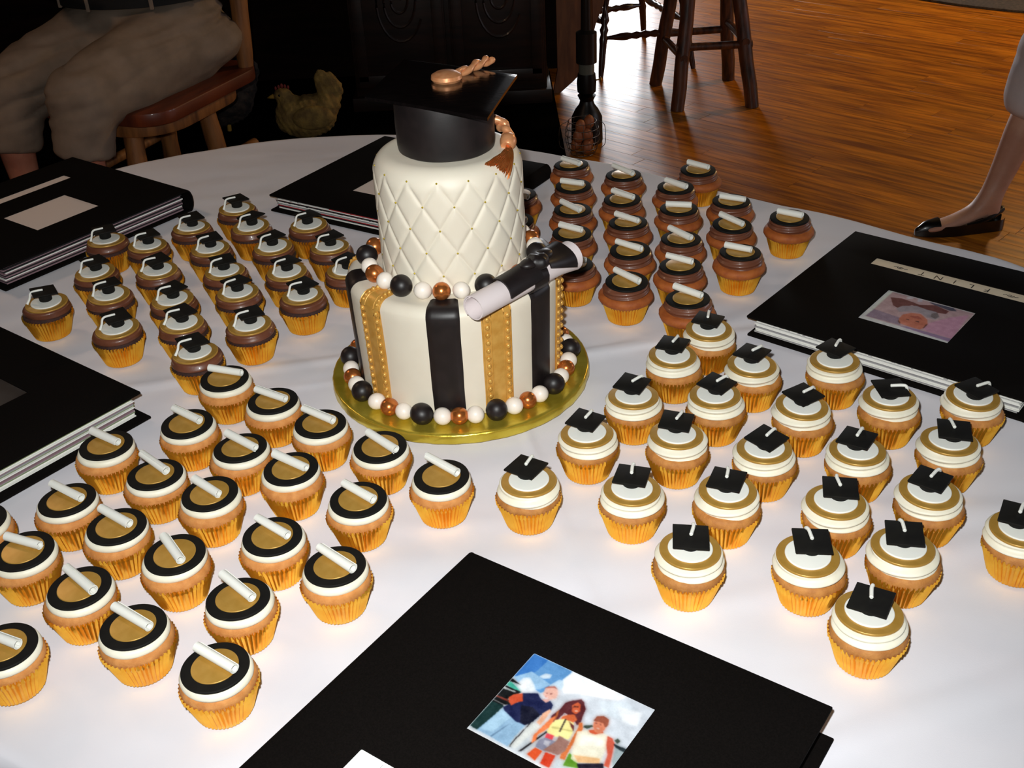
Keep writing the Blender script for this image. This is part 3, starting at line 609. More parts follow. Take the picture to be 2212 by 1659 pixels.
PIC1=[[[205,212,222],[(0.126,0.0795),(0.248,0.0795),(0.248,0.178),(0.126,0.178)]],[[245,246,250],[(0.1656,0.0994),(0.1658,0.0797),(0.1916,0.0797),(0.2194,0.0799),(0.2153,0.0878),(0.1995,0.0932),(0.1836,0.0986),(0.1733,0.1049)]],[[96,150,205],[(0.1262,0.0797),(0.1658,0.0797),(0.1656,0.0994),(0.156,0.1151),(0.1336,0.1116),(0.1262,0.1123)]],[[60,120,195],[(0.1262,0.0797),(0.1411,0.0797),(0.1396,0.0961),(0.1325,0.11),(0.1262,0.1103)]],[[150,190,225],[(0.1262,0.1123),(0.1364,0.0985),(0.158,0.1025),(0.1536,0.1119),(0.1442,0.1176),(0.1372,0.1165)]],[[235,240,245],[(0.1336,0.1166),(0.1341,0.1088),(0.1389,0.1053),(0.1461,0.11),(0.1504,0.1142),(0.149,0.119),(0.1433,0.1232),(0.1393,0.1211)]],[[215,228,240],[(0.1448,0.0998),(0.1479,0.0938),(0.1531,0.0925),(0.1538,0.0969),(0.149,0.1004)]],[[190,215,235],[(0.158,0.1025),(0.1615,0.0938),(0.1689,0.0921),(0.1688,0.1021),(0.1647,0.11),(0.1577,0.1089)]],[[250,250,252],[(0.1639,0.092),(0.1664,0.0802),(0.177,0.0812),(0.1782,0.0964),(0.1722,0.1033)]],[[215,225,235],[(0.2018,0.0965),(0.2224,0.0839),(0.2343,0.0901),(0.2249,0.1044),(0.2119,0.1052)]],[[236,240,246],[(0.2181,0.0933),(0.2389,0.0879),(0.2424,0.1028),(0.2305,0.1052)]],[[20,22,24],[(0.1262,0.1139),(0.1372,0.1165),(0.1314,0.117),(0.1262,0.1181)]],[[70,170,150],[(0.1262,0.1181),(0.1298,0.1182),(0.1419,0.1229),(0.1367,0.1243),(0.1262,0.1225)]],[[18,20,22],[(0.1262,0.1237),(0.1419,0.1229),(0.1364,0.1357),(0.1441,0.1362),(0.1306,0.1498),(0.1271,0.1586),(0.1262,0.1753),(0.1262,0.1397)]],[[230,235,235],[(0.1262,0.1253),(0.1373,0.1251),(0.1379,0.1259),(0.1262,0.1275)]],[[120,50,40],[(0.1262,0.1367),(0.1364,0.1357),(0.1389,0.1375),(0.1262,0.1383)]],[[200,200,200],[(0.1262,0.1417),(0.1397,0.1419),(0.1389,0.1425),(0.1262,0.1425)]],[[22,48,48],[(0.1265,0.1442),(0.1381,0.1431),(0.136,0.1657),(0.1337,0.176),(0.1262,0.1753)]],[[190,198,205],[(0.1634,0.1642),(0.1814,0.1312),(0.2027,0.1281),(0.2307,0.1596),(0.2059,0.1765),(0.1651,0.1766)]],[[25,22,25],[(0.1667,0.1432),(0.1681,0.1435),(0.1699,0.1731),(0.1659,0.176),(0.1651,0.1716)]],[[215,218,215],[(0.1673,0.1441),(0.1756,0.1454),(0.1711,0.1747),(0.1661,0.1746)]],[[25,22,25],[(0.1826,0.1464),(0.184,0.1467),(0.1769,0.1742),(0.1745,0.1759)]],[[140,175,205],[(0.1387,0.1439),(0.165,0.1494),(0.164,0.165),(0.1651,0.1766),(0.1459,0.1758),(0.1337,0.176),(0.1352,0.1663)]],[[165,200,225],[(0.1382,0.1467),(0.15,0.1492),(0.1459,0.1708),(0.1355,0.1735)]],[[90,120,150],[(0.1533,0.1555),(0.1523,0.1575),(0.1467,0.1752),(0.1481,0.1754)]],[[215,160,150],[(0.1601,0.1208),(0.1666,0.116),(0.1673,0.1205),(0.1647,0.1236)]],[[28,34,72],[(0.1433,0.1232),(0.1544,0.1163),(0.1595,0.12),(0.1657,0.1216),(0.1678,0.1177),(0.1723,0.1205),(0.1746,0.1287),(0.1694,0.1351),(0.1665,0.1396),(0.1673,0.1441),(0.1648,0.1508),(0.1554,0.1515),(0.141,0.1471),(0.1378,0.1445),(0.1399,0.1405),(0.1486,0.1304)]],[[20,22,40],[(0.1494,0.1348),(0.1592,0.1314),(0.1694,0.1351),(0.1678,0.1449),(0.1648,0.1508),(0.1592,0.15)]],[[200,80,50],[(0.1433,0.1232),(0.1486,0.1304),(0.1452,0.1342),(0.1429,0.1396),(0.1389,0.1375),(0.136,0.1335),(0.1374,0.1287)]],[[225,170,140],[(0.1698,0.1323),(0.1723,0.1255),(0.1743,0.1265),(0.1753,0.1381),(0.175,0.1445),(0.1703,0.1431),(0.1707,0.1403)]],[[232,180,165],[(0.1569,0.1095),(0.1575,0.1053),(0.1622,0.1032),(0.1663,0.1038),(0.1693,0.1079),(0.1706,0.1131),(0.1672,0.1168),(0.1622,0.1168),(0.1582,0.1147)]],[[175,110,100],[(0.1555,0.1093),(0.1575,0.1053),(0.1624,0.1018),(0.1663,0.1038),(0.1627,0.104),(0.1587,0.1069)]],[[200,100,90],[(0.161,0.1152),(0.1646,0.115),(0.1652,0.1158),(0.1622,0.1168)]],[[90,40,45],[(0.1792,0.113),(0.1829,0.1078),(0.1888,0.1023),(0.1922,0.1036),(0.1977,0.1094),(0.1994,0.1168),(0.2013,0.1229),(0.2004,0.1285),(0.1941,0.1232),(0.1849,0.1225),(0.1838,0.1345),(0.1797,0.1374),(0.1772,0.1306),(0.1793,0.1216)]],[[225,120,70],[(0.1782,0.1336),(0.1804,0.1282),(0.1829,0.14),(0.181,0.1476),(0.1787,0.153),(0.1807,0.159),(0.1792,0.1638),(0.1761,0.1562),(0.1764,0.1498)]],[[205,95,60],[(0.1858,0.1119),(0.1881,0.1065),(0.1915,0.1077),(0.1948,0.114),(0.1934,0.1188),(0.1892,0.1181)]],[[150,70,50],[(0.187,0.1135),(0.1905,0.1097),(0.1917,0.1113),(0.1876,0.1143)]],[[205,100,60],[(0.1893,0.1217),(0.1926,0.1194),(0.1977,0.123),(0.1963,0.1278),(0.1858,0.1305),(0.1851,0.1261)]],[[235,225,150],[(0.1826,0.1328),(0.1877,0.1279),(0.1971,0.1272),(0.2019,0.1373),(0.2023,0.1445),(0.1964,0.145),(0.191,0.1477),(0.1832,0.1472),(0.1817,0.1384)]],[[200,190,120],[(0.1837,0.1395),(0.201,0.1343),(0.2008,0.1357),(0.1841,0.1417)]],[[60,50,45],[(0.1885,0.1273),(0.1899,0.1275),(0.1927,0.1416),(0.1913,0.1413)]],[[205,110,60],[(0.2003,0.1249),(0.2027,0.1231),(0.2068,0.1287),(0.2078,0.1453),(0.2095,0.1578),(0.2108,0.163),(0.2064,0.1637),(0.2049,0.1599),(0.2059,0.1529),(0.2041,0.1419),(0.2024,0.1295)]],[[215,70,80],[(0.1838,0.1481),(0.1904,0.1469),(0.1918,0.1522),(0.1851,0.1533)]],[[130,130,150],[(0.1846,0.1525),(0.1948,0.1512),(0.1993,0.154),(0.1934,0.1646),(0.1834,0.1645),(0.1823,0.1578)]],[[190,190,200],[(0.1863,0.1549),(0.1915,0.1535),(0.1921,0.1594),(0.1879,0.1587)]],[[150,110,100],[(0.1937,0.1446),(0.2042,0.1455),(0.2063,0.1551),(0.2038,0.1619),(0.1906,0.1641),(0.1948,0.1512)]],[[205,75,35],[(0.184,0.1653),(0.1912,0.1649),(0.1909,0.1763),(0.1819,0.1742)]],[[200,60,35],[(0.1934,0.1646),(0.2022,0.1631),(0.2045,0.1763),(0.1959,0.1764)]],[[90,140,40],[(0.2099,0.155),(0.2183,0.1563),(0.2242,0.1643),(0.2122,0.1682)]],[[230,225,205],[(0.204,0.1333),(0.2107,0.1272),(0.2171,0.1275),(0.2227,0.1233),(0.2291,0.1236),(0.2337,0.1401),(0.2356,0.1511),(0.2199,0.1601),(0.2143,0.1592),(0.2094,0.1492)]],[[245,240,225],[(0.2082,0.134),(0.2174,0.1297),(0.2288,0.13),(0.2302,0.1352),(0.2123,0.1446)]],[[225,180,130],[(0.2135,0.1548),(0.2334,0.1465),(0.2356,0.1511),(0.2207,0.1595)]],[[205,90,60],[(0.2107,0.1272),(0.2139,0.1248),(0.2215,0.1217),(0.2227,0.1233),(0.2177,0.1283),(0.2132,0.129)]],[[215,130,100],[(0.21,0.1178),(0.2126,0.1146),(0.2192,0.1135),(0.222,0.1189),(0.2209,0.1259),(0.2159,0.1258),(0.2121,0.1224)]],[[150,80,60],[(0.2094,0.117),(0.2089,0.1112),(0.2137,0.1076),(0.2193,0.1085),(0.222,0.1139),(0.2214,0.1181),(0.2176,0.1147),(0.2132,0.1154)]],[[200,90,70],[(0.2269,0.124),(0.2319,0.124),(0.2357,0.1275),(0.2397,0.1381),(0.2442,0.151),(0.2392,0.1509),(0.2365,0.1405),(0.2306,0.1324)]],[[30,26,40],[(0.2205,0.1609),(0.238,0.1493),(0.2409,0.1534),(0.2242,0.1643)]],[[40,50,55],[(0.2349,0.1281),(0.2478,0.1272),(0.2478,0.1316),(0.238,0.1307)]],[[60,70,60],[(0.2053,0.1249),(0.2109,0.1208),(0.2121,0.1224),(0.2093,0.127),(0.2057,0.1271)]],[[60,70,60],[(0.2339,0.1251),(0.2351,0.1217),(0.2385,0.1229),(0.2379,0.1271)]],[[150,165,170],[(0.238,0.1307),(0.2472,0.1314),(0.2478,0.1394),(0.2472,0.15),(0.2425,0.1436)]],[[120,60,60],[(0.16,0.1122),(0.1609,0.1116),(0.1614,0.1124),(0.1606,0.113)]],[[120,60,60],[(0.1631,0.1112),(0.1647,0.11),(0.1645,0.1114),(0.1636,0.112)]],[[250,240,235],[(0.1616,0.116),(0.1646,0.115),(0.1644,0.1164),(0.163,0.1162)]],[[70,30,25],[(0.1872,0.1121),(0.1889,0.1109),(0.1895,0.1117),(0.1878,0.1129)]],[[70,30,25],[(0.1897,0.1103),(0.1911,0.1105),(0.1917,0.1113),(0.1908,0.1119)]],[[240,225,215],[(0.1902,0.1161),(0.1926,0.1144),(0.1932,0.1152),(0.1916,0.1163)]],[[100,45,40],[(0.1927,0.128),(0.1988,0.1296),(0.2016,0.1351),(0.1964,0.1314)]],[[170,90,50],[(0.1787,0.1258),(0.1793,0.1216),(0.1818,0.1284),(0.1824,0.1342)]],[[110,55,50],[(0.2114,0.118),(0.213,0.1168),(0.2136,0.1176),(0.2128,0.1182)]],[[110,55,50],[(0.2152,0.1164),(0.2166,0.1167),(0.2172,0.1175),(0.2158,0.1172)]],[[235,215,205],[(0.2151,0.1214),(0.2173,0.1211),(0.2179,0.1219),(0.2157,0.1222)]],[[220,120,100],[(0.2148,0.1192),(0.2156,0.1186),(0.2162,0.1194),(0.2154,0.12)]]]
PIC2=[[[190,160,165],[(0.244,0.178),(0.1272,0.178),(0.1262,0.0902),(0.2413,0.0914)]],[[215,225,215],[(0.244,0.178),(0.24,0.178),(0.2399,0.0913),(0.2419,0.0921)]],[[150,130,150],[(0.2395,0.1167),(0.2029,0.1127),(0.1929,0.0936),(0.2412,0.0928)]],[[200,150,175],[(0.1656,0.12),(0.1493,0.15),(0.1315,0.1707),(0.1262,0.0965),(0.1587,0.0968),(0.1669,0.1017)]],[[150,125,160],[(0.1844,0.0944),(0.1574,0.0953),(0.1262,0.0952),(0.1262,0.0867),(0.1931,0.0908)]],[[110,65,70],[(0.2356,0.1611),(0.2232,0.1666),(0.207,0.1647),(0.1952,0.1618),(0.1781,0.1726),(0.1566,0.1661),(0.1573,0.1563),(0.1682,0.1535),(0.1916,0.153),(0.2034,0.156),(0.2126,0.1361),(0.2236,0.1411)]],[[160,150,160],[(0.2169,0.135),(0.2126,0.1467),(0.1977,0.157),(0.1823,0.1545),(0.1695,0.155),(0.1604,0.143),(0.1625,0.1332),(0.1731,0.1333),(0.1853,0.1412),(0.1998,0.1366),(0.209,0.1273)]],[[120,110,115],[(0.1729,0.1467),(0.1674,0.1541),(0.1617,0.1445),(0.1631,0.1354),(0.1707,0.1381)]],[[200,120,100],[(0.2021,0.124),(0.195,0.1341),(0.1835,0.1376),(0.1707,0.1274),(0.1652,0.115),(0.1669,0.1017),(0.1687,0.0961),(0.1849,0.0966),(0.1969,0.0981),(0.2024,0.1106)]],[[170,90,80],[(0.1943,0.1242),(0.184,0.1305),(0.1759,0.1243),(0.186,0.1221)]],[[90,50,55],[(0.1943,0.1149),(0.19,0.1146),(0.1895,0.1125),(0.1937,0.1128)]],[[90,50,55],[(0.1821,0.1162),(0.1771,0.1166),(0.1766,0.1144),(0.1816,0.114)]],[[110,70,65],[(0.2013,0.1062),(0.1954,0.0994),(0.1956,0.0966),(0.2002,0.1019)]],[[110,70,65],[(0.1674,0.1145),(0.1658,0.1172),(0.1652,0.1058),(0.1663,0.0995)]],[[210,205,215],[(0.219,0.1755),(0.2108,0.178),(0.2093,0.1734),(0.2159,0.1689)]],[[200,195,210],[(0.204,0.178),(0.198,0.178),(0.1952,0.1724),(0.2011,0.1686)]],[[85,85,105],[(0.1885,0.1769),(0.1551,0.178),(0.1484,0.1719),(0.1572,0.1683),(0.1795,0.1727)]]]

# ================================================================ CUPCAKES
def wrapper_me(seed):
    r_ = random.Random(seed); N = 46; n = N * 4; V = []; F = []; rows = [0, 0.0006, 0.006, 0.013, 0.020, 0.027, 0.0325, 0.0338]
    ph = [r_.uniform(-0.25, 0.25) for _ in range(N)]; am = [r_.uniform(0.7, 1.25) for _ in range(N)]
    for ri, z in enumerate(rows):
        f = z / 0.0338
        for i in range(n):
            k = i // 4; s = (i % 4) / 4.0; t = 2 * pi * (k + s + (ph[k] * 0.25 if s else 0)) / N
            tri = 1 - abs(2 * s - 1)  # 0 at valley, 1 at crest
            A = (0.0010 + 0.0014 * f) * am[k]
            r = 0.0243 + 0.0097 * f ** 0.95 + (tri - 0.5) * A
            if ri == 0: r -= 0.0012
            V.append((r * cos(t), r * sin(t), z + (0.0004 * am[k] if ri == len(rows) - 1 else 0)))
    for a in range(len(rows) - 1):
        for i in range(n):
            j = (i + 1) % n; F.append((a * n + i, a * n + j, (a + 1) * n + j, (a + 1) * n + i))
    # inner face of the rim
    base = len(V); a0 = (len(rows) - 1) * n
    for i in range(n):
        x, y, z = V[a0 + i]; V.append((x * 0.985, y * 0.985, z - 0.006))
    for i in range(n):
        j = (i + 1) % n; F.append((a0 + i, a0 + j, base + j, base + i))
    F.append(tuple(range(n - 1, -1, -1)))
    return new_me('wrapper', V, F, M_foil, True, 20)
W = [wrapper_me(i) for i in range(4)]
def noisy(seed, amp, fr=2.2, lob=0):
    def fn(t, r, z):
        k = noise.noise((cos(t) * fr + seed * 7, sin(t) * fr, z * 60 + seed)) + 0.4 * noise.noise((cos(t) * fr * 3, sin(t) * fr * 3 + seed * 3, z * 150))
        return r + amp * k, z + amp * 0.5 * k
    return fn
def swirl(seed, amp, pitch, turns_shift=0.0):
    # piped rope: the bulge climbs once round the cupcake
    def fn(t, r, z):
        ph = (t / (2 * pi) + turns_shift); u = (z - 0.040) / pitch - ph
        d = cos(2 * pi * u)
        k = noise.noise((cos(t) * 1.8 + seed * 5, sin(t) * 1.8, z * 50))
        w = 1 if r > 0.02 else 0
        return r + w * (amp * d + 0.0009 * k), z + 0.0004 * k
    return fn
SP = {}; FR = {}
for v in range(3):
    SP['B', v] = MB().add(*lathe([(0.0318, 0.028), (0.0334, 0.0322), (0.0336, 0.036), (0.0326, 0.0392), (0.0305, 0.0415), (0.024, 0.043), (0, 0.0435)], 48, noisy(v, 0.0009))).me('sponge', M_van, True, 80)
    SP['C', v] = MB().add(*lathe([(0.0300, 0.024), (0.0325, 0.0285), (0.0362, 0.031), (0.0382, 0.0345), (0.0380, 0.038), (0.0360, 0.041), (0.0325, 0.0430), (0.024, 0.044), (0, 0.0445)], 48, noisy(v + 5, 0.0011))).me('sponge', M_vanB, True, 80)
    SP['A', v] = MB().add(*lathe([(0.0318, 0.028), (0.0330, 0.032), (0.0328, 0.0350), (0.0312, 0.0378), (0.024, 0.039), (0, 0.0395)], 48, noisy(v + 9, 0.0009, 4))).me('sponge', M_choc, True, 80)
    SP['D', v] = MB().add(*lathe([(0.0318, 0.028), (0.0336, 0.0325), (0.0340, 0.0355), (0.0330, 0.0388), (0.0308, 0.0412), (0.024, 0.0425), (0, 0.043)], 48, noisy(v + 13, 0.0012))).me('sponge', M_speck, True, 80)
    FR['B', v] = MB().add(*lathe([(0.0285, 0.0400), (0.0306, 0.0412), (0.0317, 0.0432), (0.0318, 0.0452), (0.0309, 0.0474), (0.029, 0.0490), (0.02, 0.0492), (0, 0.0492)], 64, noisy(v + 21, 0.0005, 1.5))).me('frosting', M_wfrost, True, 80)
    def prof_sw(z0, z1, r0, r1, n=12):
        P = [(r0 - 0.004, z0)]
        for k in range(n + 1):
            f = k / n; P.append((r0 + (r1 - r0) * f - 0.0025 * (2 * abs(f - 0.5)) ** 4, z0 + 0.0005 + (z1 - z0 - 0.0010) * f))
        P += [(r1 - 0.006, z1), (0, z1)]; return P
    FR['C', v] = MB().add(*lathe(prof_sw(0.0415, 0.0562, 0.0325, 0.0300, 14), 72, swirl(v, 0.0012, 0.0075, v * 0.3 + 0.2))).me('frosting', M_cfrost, True, 80)
    FR['A', v] = MB().add(*lathe(prof_sw(0.0365, 0.0482, 0.0332, 0.0315, 12), 72, swirl(v + 4, 0.0007, 0.012, v * 0.3))).me('frosting', M_cfrost, True, 80)
    FR['D', v] = MB().add(*lathe(prof_sw(0.0395, 0.0533, 0.0322, 0.0305, 16), 72, swirl(v + 8, 0.0018, 0.0090, v * 0.33))).me('frosting', M_wfrost, True, 80)
def disc(name, R, t, m, n=64, seed=0):
    return MB().add(*lathe(disc_prof(R, t, 0, min(t / 2, 0.0011)), n, lambda a, r, z: (r * (1 + 0.006 * noise.noise((cos(a) + seed, sin(a), 0))), z))).me(name, m, True, 50)
D_blk = disc('black_disc', 0.0295, 0.0030, M_black); D_gs = disc('gold_disc', 0.0205, 0.0014, M_gdisc)
D_gl = disc('gold_disc', 0.0292, 0.0028, M_gdisc); D_w = disc('white_disc', 0.0213, 0.0022, M_white)
SCR = []
for v in range(4):
    V, F = roll_mesh(1.0, 0.0034, 0.0052, (1.5, 1.35, 1.6, 1.45)[v], 34, 0.0007, (1.2, 2.6, 0.4, 4.0)[v], 4, lambda f, v=v: 1 + 0.10 * (f - 0.5) * (1 if v % 2 else -0.6))
    SCR.append((V, F))
def scroll_me(v, L):
    V, F = SCR[v]; key = ('s', v, round(L, 3))
    if key not in mk: mk[key] = new_me('scroll', [(x * L, y, z) for x, y, z in V], F, M_white, True, 50)
    return mk[key]
SK = {'D': MB().add(*lathe([(0, 0), (0.0088, 0), (0.0096, 0.001), (0.0098, 0.010), (0, 0.010)], 28)).me('graduation_cap', M_black, True, 50),
      'A': MB().add(*lathe([(0, 0), (0.0082, 0), (0.0088, 0.001), (0.0090, 0.013), (0, 0.013)], 28)).me('graduation_cap', M_black, True, 50)}
CB = {}
def capboard(side):
    k = round(side, 3)
    if k not in CB: CB[k] = MB().add(*box((0, 0, 0.0011), (k, k, 0.0022))).me('cap_board', M_black, True, bevel=0.0005, seg=2)
    return CB[k]
TS = []
for v in range(3):   # short tassel (white frosted caps), running to +x
    TS.append(MB().add(*tube(smooth_path([(0.0005, 0, 0.0012), (0.006, 0.0004 * (v - 1), 0.0014), (0.0135, 0.0008 * (v - 1), 0.0015), (0.0178, 0, 0.0006), (0.0200, 0, -0.0035 - 0.002 * v)], 5), [0.0014, 0.0019] + [0.0018] * 12 + [0.0018] * 5 + [0.0018, 0.0015], 8)).me('tassel', M_white))
TL = []
for v in range(3):   # long tassel hanging to the disc (chocolate cupcakes)
    TL.append(MB().add(*tube(smooth_path([(0.0005, 0, 0.0012), (0.006, 0, 0.0014), (0.0140, 0.0004, 0.0014), (0.0180, 0.0008, -0.0010), (0.0205, 0.001, -0.0080), (0.0235 + 0.001 * v, 0.001 + 0.001 * v, -0.0145)], 5), [0.0013] + [0.0015] * 14 + [0.0016] * 8 + [0.0018] * 2 + [0.0020], 8)).me('tassel', M_white))

ORD = ['', 'first', 'second', 'third', 'fourth', 'fifth', 'sixth']
def rowlab(rows, fmt):
    out = {}
    for ri, row in enumerate(rows):
        for ci, nme in enumerate(row):
            if len(row) == 1: pos = 'alone'
            elif ci == 0: pos = 'leftmost'
            elif ci == len(row) - 1: pos = 'rightmost'
            else: pos = ORD[ci + 1] + ' from left'
            rn = 'back row' if ri == 0 else ('front row' if ri == len(rows) - 1 else ['', '', 'second', 'third', 'fourth', 'fifth', 'sixth', 'seventh', 'eighth', 'ninth', 'tenth'][ri + 1] + ' row from back')
            out[nme] = fmt.format(pos=pos, row=rn)
    return out
LAB = {}
LAB.update(rowlab([['A5'], ['A4', 'A6', 'A7'], ['A2', 'A3', 'A8', 'A9', 'A10'], ['A12', 'A13', 'A14', 'A15', 'A11'], ['A1', 'A16', 'A17', 'A18', 'A19'], ['A20', 'A21', 'A22'], ['A23']],
    'dark chocolate cupcake with black cap topper, {pos} in the {row}'))
LAB.update(rowlab([['B1'], ['B2'], ['B4', 'B3'], ['B6', 'B5', 'B15'], ['B7', 'B8', 'B23'], ['B9', 'B10', 'B16'], ['B24', 'B11', 'B14'], ['B12', 'B13', 'B20'], ['B17', 'B19'], ['B21', 'B18', 'B22']],
    'white-frosted cupcake with white scroll, {pos} in the {row}'))
LAB.update(rowlab([['D1'], ['D2', 'D3', 'D12'], ['D4', 'D5', 'D13', 'D14', 'D15'], ['D6', 'D7', 'D16', 'D17', 'D18'], ['D8', 'D9', 'D10', 'D20', 'D19'], ['D11', 'D21', 'D22', 'D23'], ['D24']],
    'white-frosted cupcake with black cap topper, {pos} in the {row}'))
LAB['D24'] = 'white-frosted cupcake with black cap, nearest the camera above front album corner'
LAB['B22'] = 'white-frosted scroll cupcake nearest the camera at bottom left, rightmost in the front row'
LAB['B24'] = 'white-frosted cupcake cut off by the left picture edge, beside left album'
LAB['A1'] = 'dark chocolate cupcake standing alone at far left above the left album'
cols = [['C1', 'C2', 'C3', 'C4', 'C5'], ['C6', 'C7', 'C8', 'C9', 'C10'], ['C11', 'C12', 'C13', 'C14', 'C15'], ['C17', 'C18', 'C19']]
cn = ['column beside the cake', 'second column from the cake', 'third column from the cake', 'fourth column from the cake']
for cc, nm in zip(cols, cn):
    for k, q in enumerate(cc):
        LAB[q] = 'chocolate-frosted golden cupcake with scroll, %s in the %s' % ('back' if k == 0 else ('front' if k == len(cc) - 1 else ORD[k + 1] + ' from back'), nm)
LAB['C16'] = 'chocolate-frosted golden cupcake with scroll standing at the very back table edge'
LAB['C20'] = 'chocolate-frosted golden cupcake with scroll, alone at right near the name album'
LAB['C21'] = 'chocolate-frosted golden cupcake half hidden behind upper cake tier, the farther one'
LAB['C22'] = 'chocolate-frosted golden cupcake half hidden behind upper cake tier, the nearer one'
GRP = {'A': 'dark chocolate cupcakes with graduation caps', 'B': 'white-frosted cupcakes with scrolls', 'C': 'chocolate-frosted cupcakes with scrolls', 'D': 'white-frosted cupcakes with graduation caps'}
HD = {'A': 0.0482, 'B': 0.0493, 'C': 0.0562, 'D': 0.0533}
cr_ = random.Random(11)
for rec in CUP:
    nm = rec[0]; T = nm[0]; v = cr_.randrange(3); x, y, ox, oy = rec[1:5]
    x += ox * 0.5; y += oy * 0.5; ox *= 0.5; oy *= 0.5
    root = tag(empty('cupcake', (x, y, TZ + 0.0010)), LAB[nm], 'cupcake', GRP[T])
    ob('wrapper', W[cr_.randrange(4)], root, rot=(0, 0, cr_.uniform(0, 6.28)))
    ob('sponge', SP[T, v], root, (0, 0, cr_.uniform(-0.0006, 0.0004)), (0, 0, cr_.uniform(0, 6.28)))
    tl = (radians(cr_.uniform(-2, 2.5)), radians(cr_.uniform(-2, 2)))
    ob('frosting', FR[T, v], root, (ox * 0.7, oy * 0.7, 0), (tl[0] * 0.5, tl[1] * 0.5, cr_.uniform(0, 6.28)))
    h = HD[T]
    if T in 'BC':
        ob('black_disc', D_blk, root, (ox, oy, h - 0.0003), (tl[0], tl[1], 0))
        ob('gold_disc', D_gs, root, (ox, oy, h + 0.0024), (tl[0], tl[1], 0))
        mx, my, ang, Ls = rec[5:9]
        L = min(max((Ls - 0.006) * 0.98, 0.040), 0.050)
        ob('scroll', scroll_me(cr_.randrange(4), round(L, 3)), root, (ox + mx, oy + my, h + 0.0090), (cr_.uniform(0, 6.28), 0, radians(ang)))
    else:
        ob('gold_disc', D_gl, root, (ox, oy, h - 0.0003), (tl[0], tl[1], 0)); ob('white_disc', D_w, root, (ox, oy, h + 0.0022), (tl[0], tl[1], 0))
        z = h + 0.0042
        if T == 'D':
            mx, my, ang, s1, s2, _ = rec[5:11]
            mx = max(-0.004, min(0.006, mx)); my = max(-0.005, min(0.009, my))
            cap = ob('graduation_cap', SK['D'], root, (ox + mx * 0.8, oy + my * 0.8, z), (0, 0, radians(ang)))
            ob('cap_board', capboard(0.0335), cap, (0, 0, 0.0096), (radians(cr_.uniform(-3, 2)), radians(cr_.uniform(-3, 3)), radians(cr_.uniform(-3, 3))))
            ob('tassel', TS[cr_.randrange(3)], cap, (0, -0.001, 0.0126), (0, 0, radians(90 + cr_.uniform(-16, 16))))
        else:
            mx, my, ang = cr_.uniform(-0.002, 0.002), 0.004 + cr_.uniform(-0.001, 0.001), 38 + cr_.uniform(-12, 12)
            cap = ob('graduation_cap', SK['A'], root, (ox + mx, oy + my, z), (0, 0, radians(ang)))
            ob('cap_board', capboard(0.0325), cap, (0, 0, 0.0126), (radians(cr_.uniform(-5, 5)), radians(cr_.uniform(-4, 6)), 0))
            ob('tassel', TL[cr_.randrange(3)], cap, (0, 0, 0.0152), (0, 0, radians(172 - (ang - 38) + cr_.uniform(-8, 8))))

# ================================================================ ALBUMS
AW, AH = 0.368, 0.336
WIN = (0.126, 0.0795, 0.2465, 0.1800); STR = (0.067, 0.2425, 0.302, 0.2665)
def plate(W_, H_, z0, z1, holes):
    xs = sorted({0, W_} | {h[0] for h in holes} | {h[2] for h in holes}); ys = sorted({0, H_} | {h[1] for h in holes} | {h[3] for h in holes})
    solid = lambda i, j: 0 <= i < len(xs) - 1 and 0 <= j < len(ys) - 1 and not any(h[0] - 1e-6 < (xs[i] + xs[i + 1]) / 2 < h[2] and h[1] < (ys[j] + ys[j + 1]) / 2 < h[3] for h in holes)
    vid = {}; V = []; F = []
    def g(i, j, k):
        if (i, j, k) not in vid: vid[i, j, k] = len(V); V.append((xs[i], -ys[j], z1 if k else z0))
        return vid[i, j, k]
    for i in range(len(xs) - 1):
        for j in range(len(ys) - 1):
            if not solid(i, j): continue
            F.append((g(i, j, 1), g(i, j + 1, 1), g(i + 1, j + 1, 1), g(i + 1, j, 1))); F.append((g(i, j, 0), g(i + 1, j, 0), g(i + 1, j + 1, 0), g(i, j + 1, 0)))
            if not solid(i - 1, j): F.append((g(i, j, 0), g(i, j + 1, 0), g(i, j + 1, 1), g(i, j, 1)))
            if not solid(i + 1, j): F.append((g(i + 1, j, 0), g(i + 1, j, 1), g(i + 1, j + 1, 1), g(i + 1, j + 1, 0)))
            if not solid(i, j - 1): F.append((g(i, j, 0), g(i, j, 1), g(i + 1, j, 1), g(i + 1, j, 0)))
            if not solid(i, j + 1): F.append((g(i, j + 1, 0), g(i + 1, j + 1, 0), g(i + 1, j + 1, 1), g(i, j + 1, 1)))
    return V, F
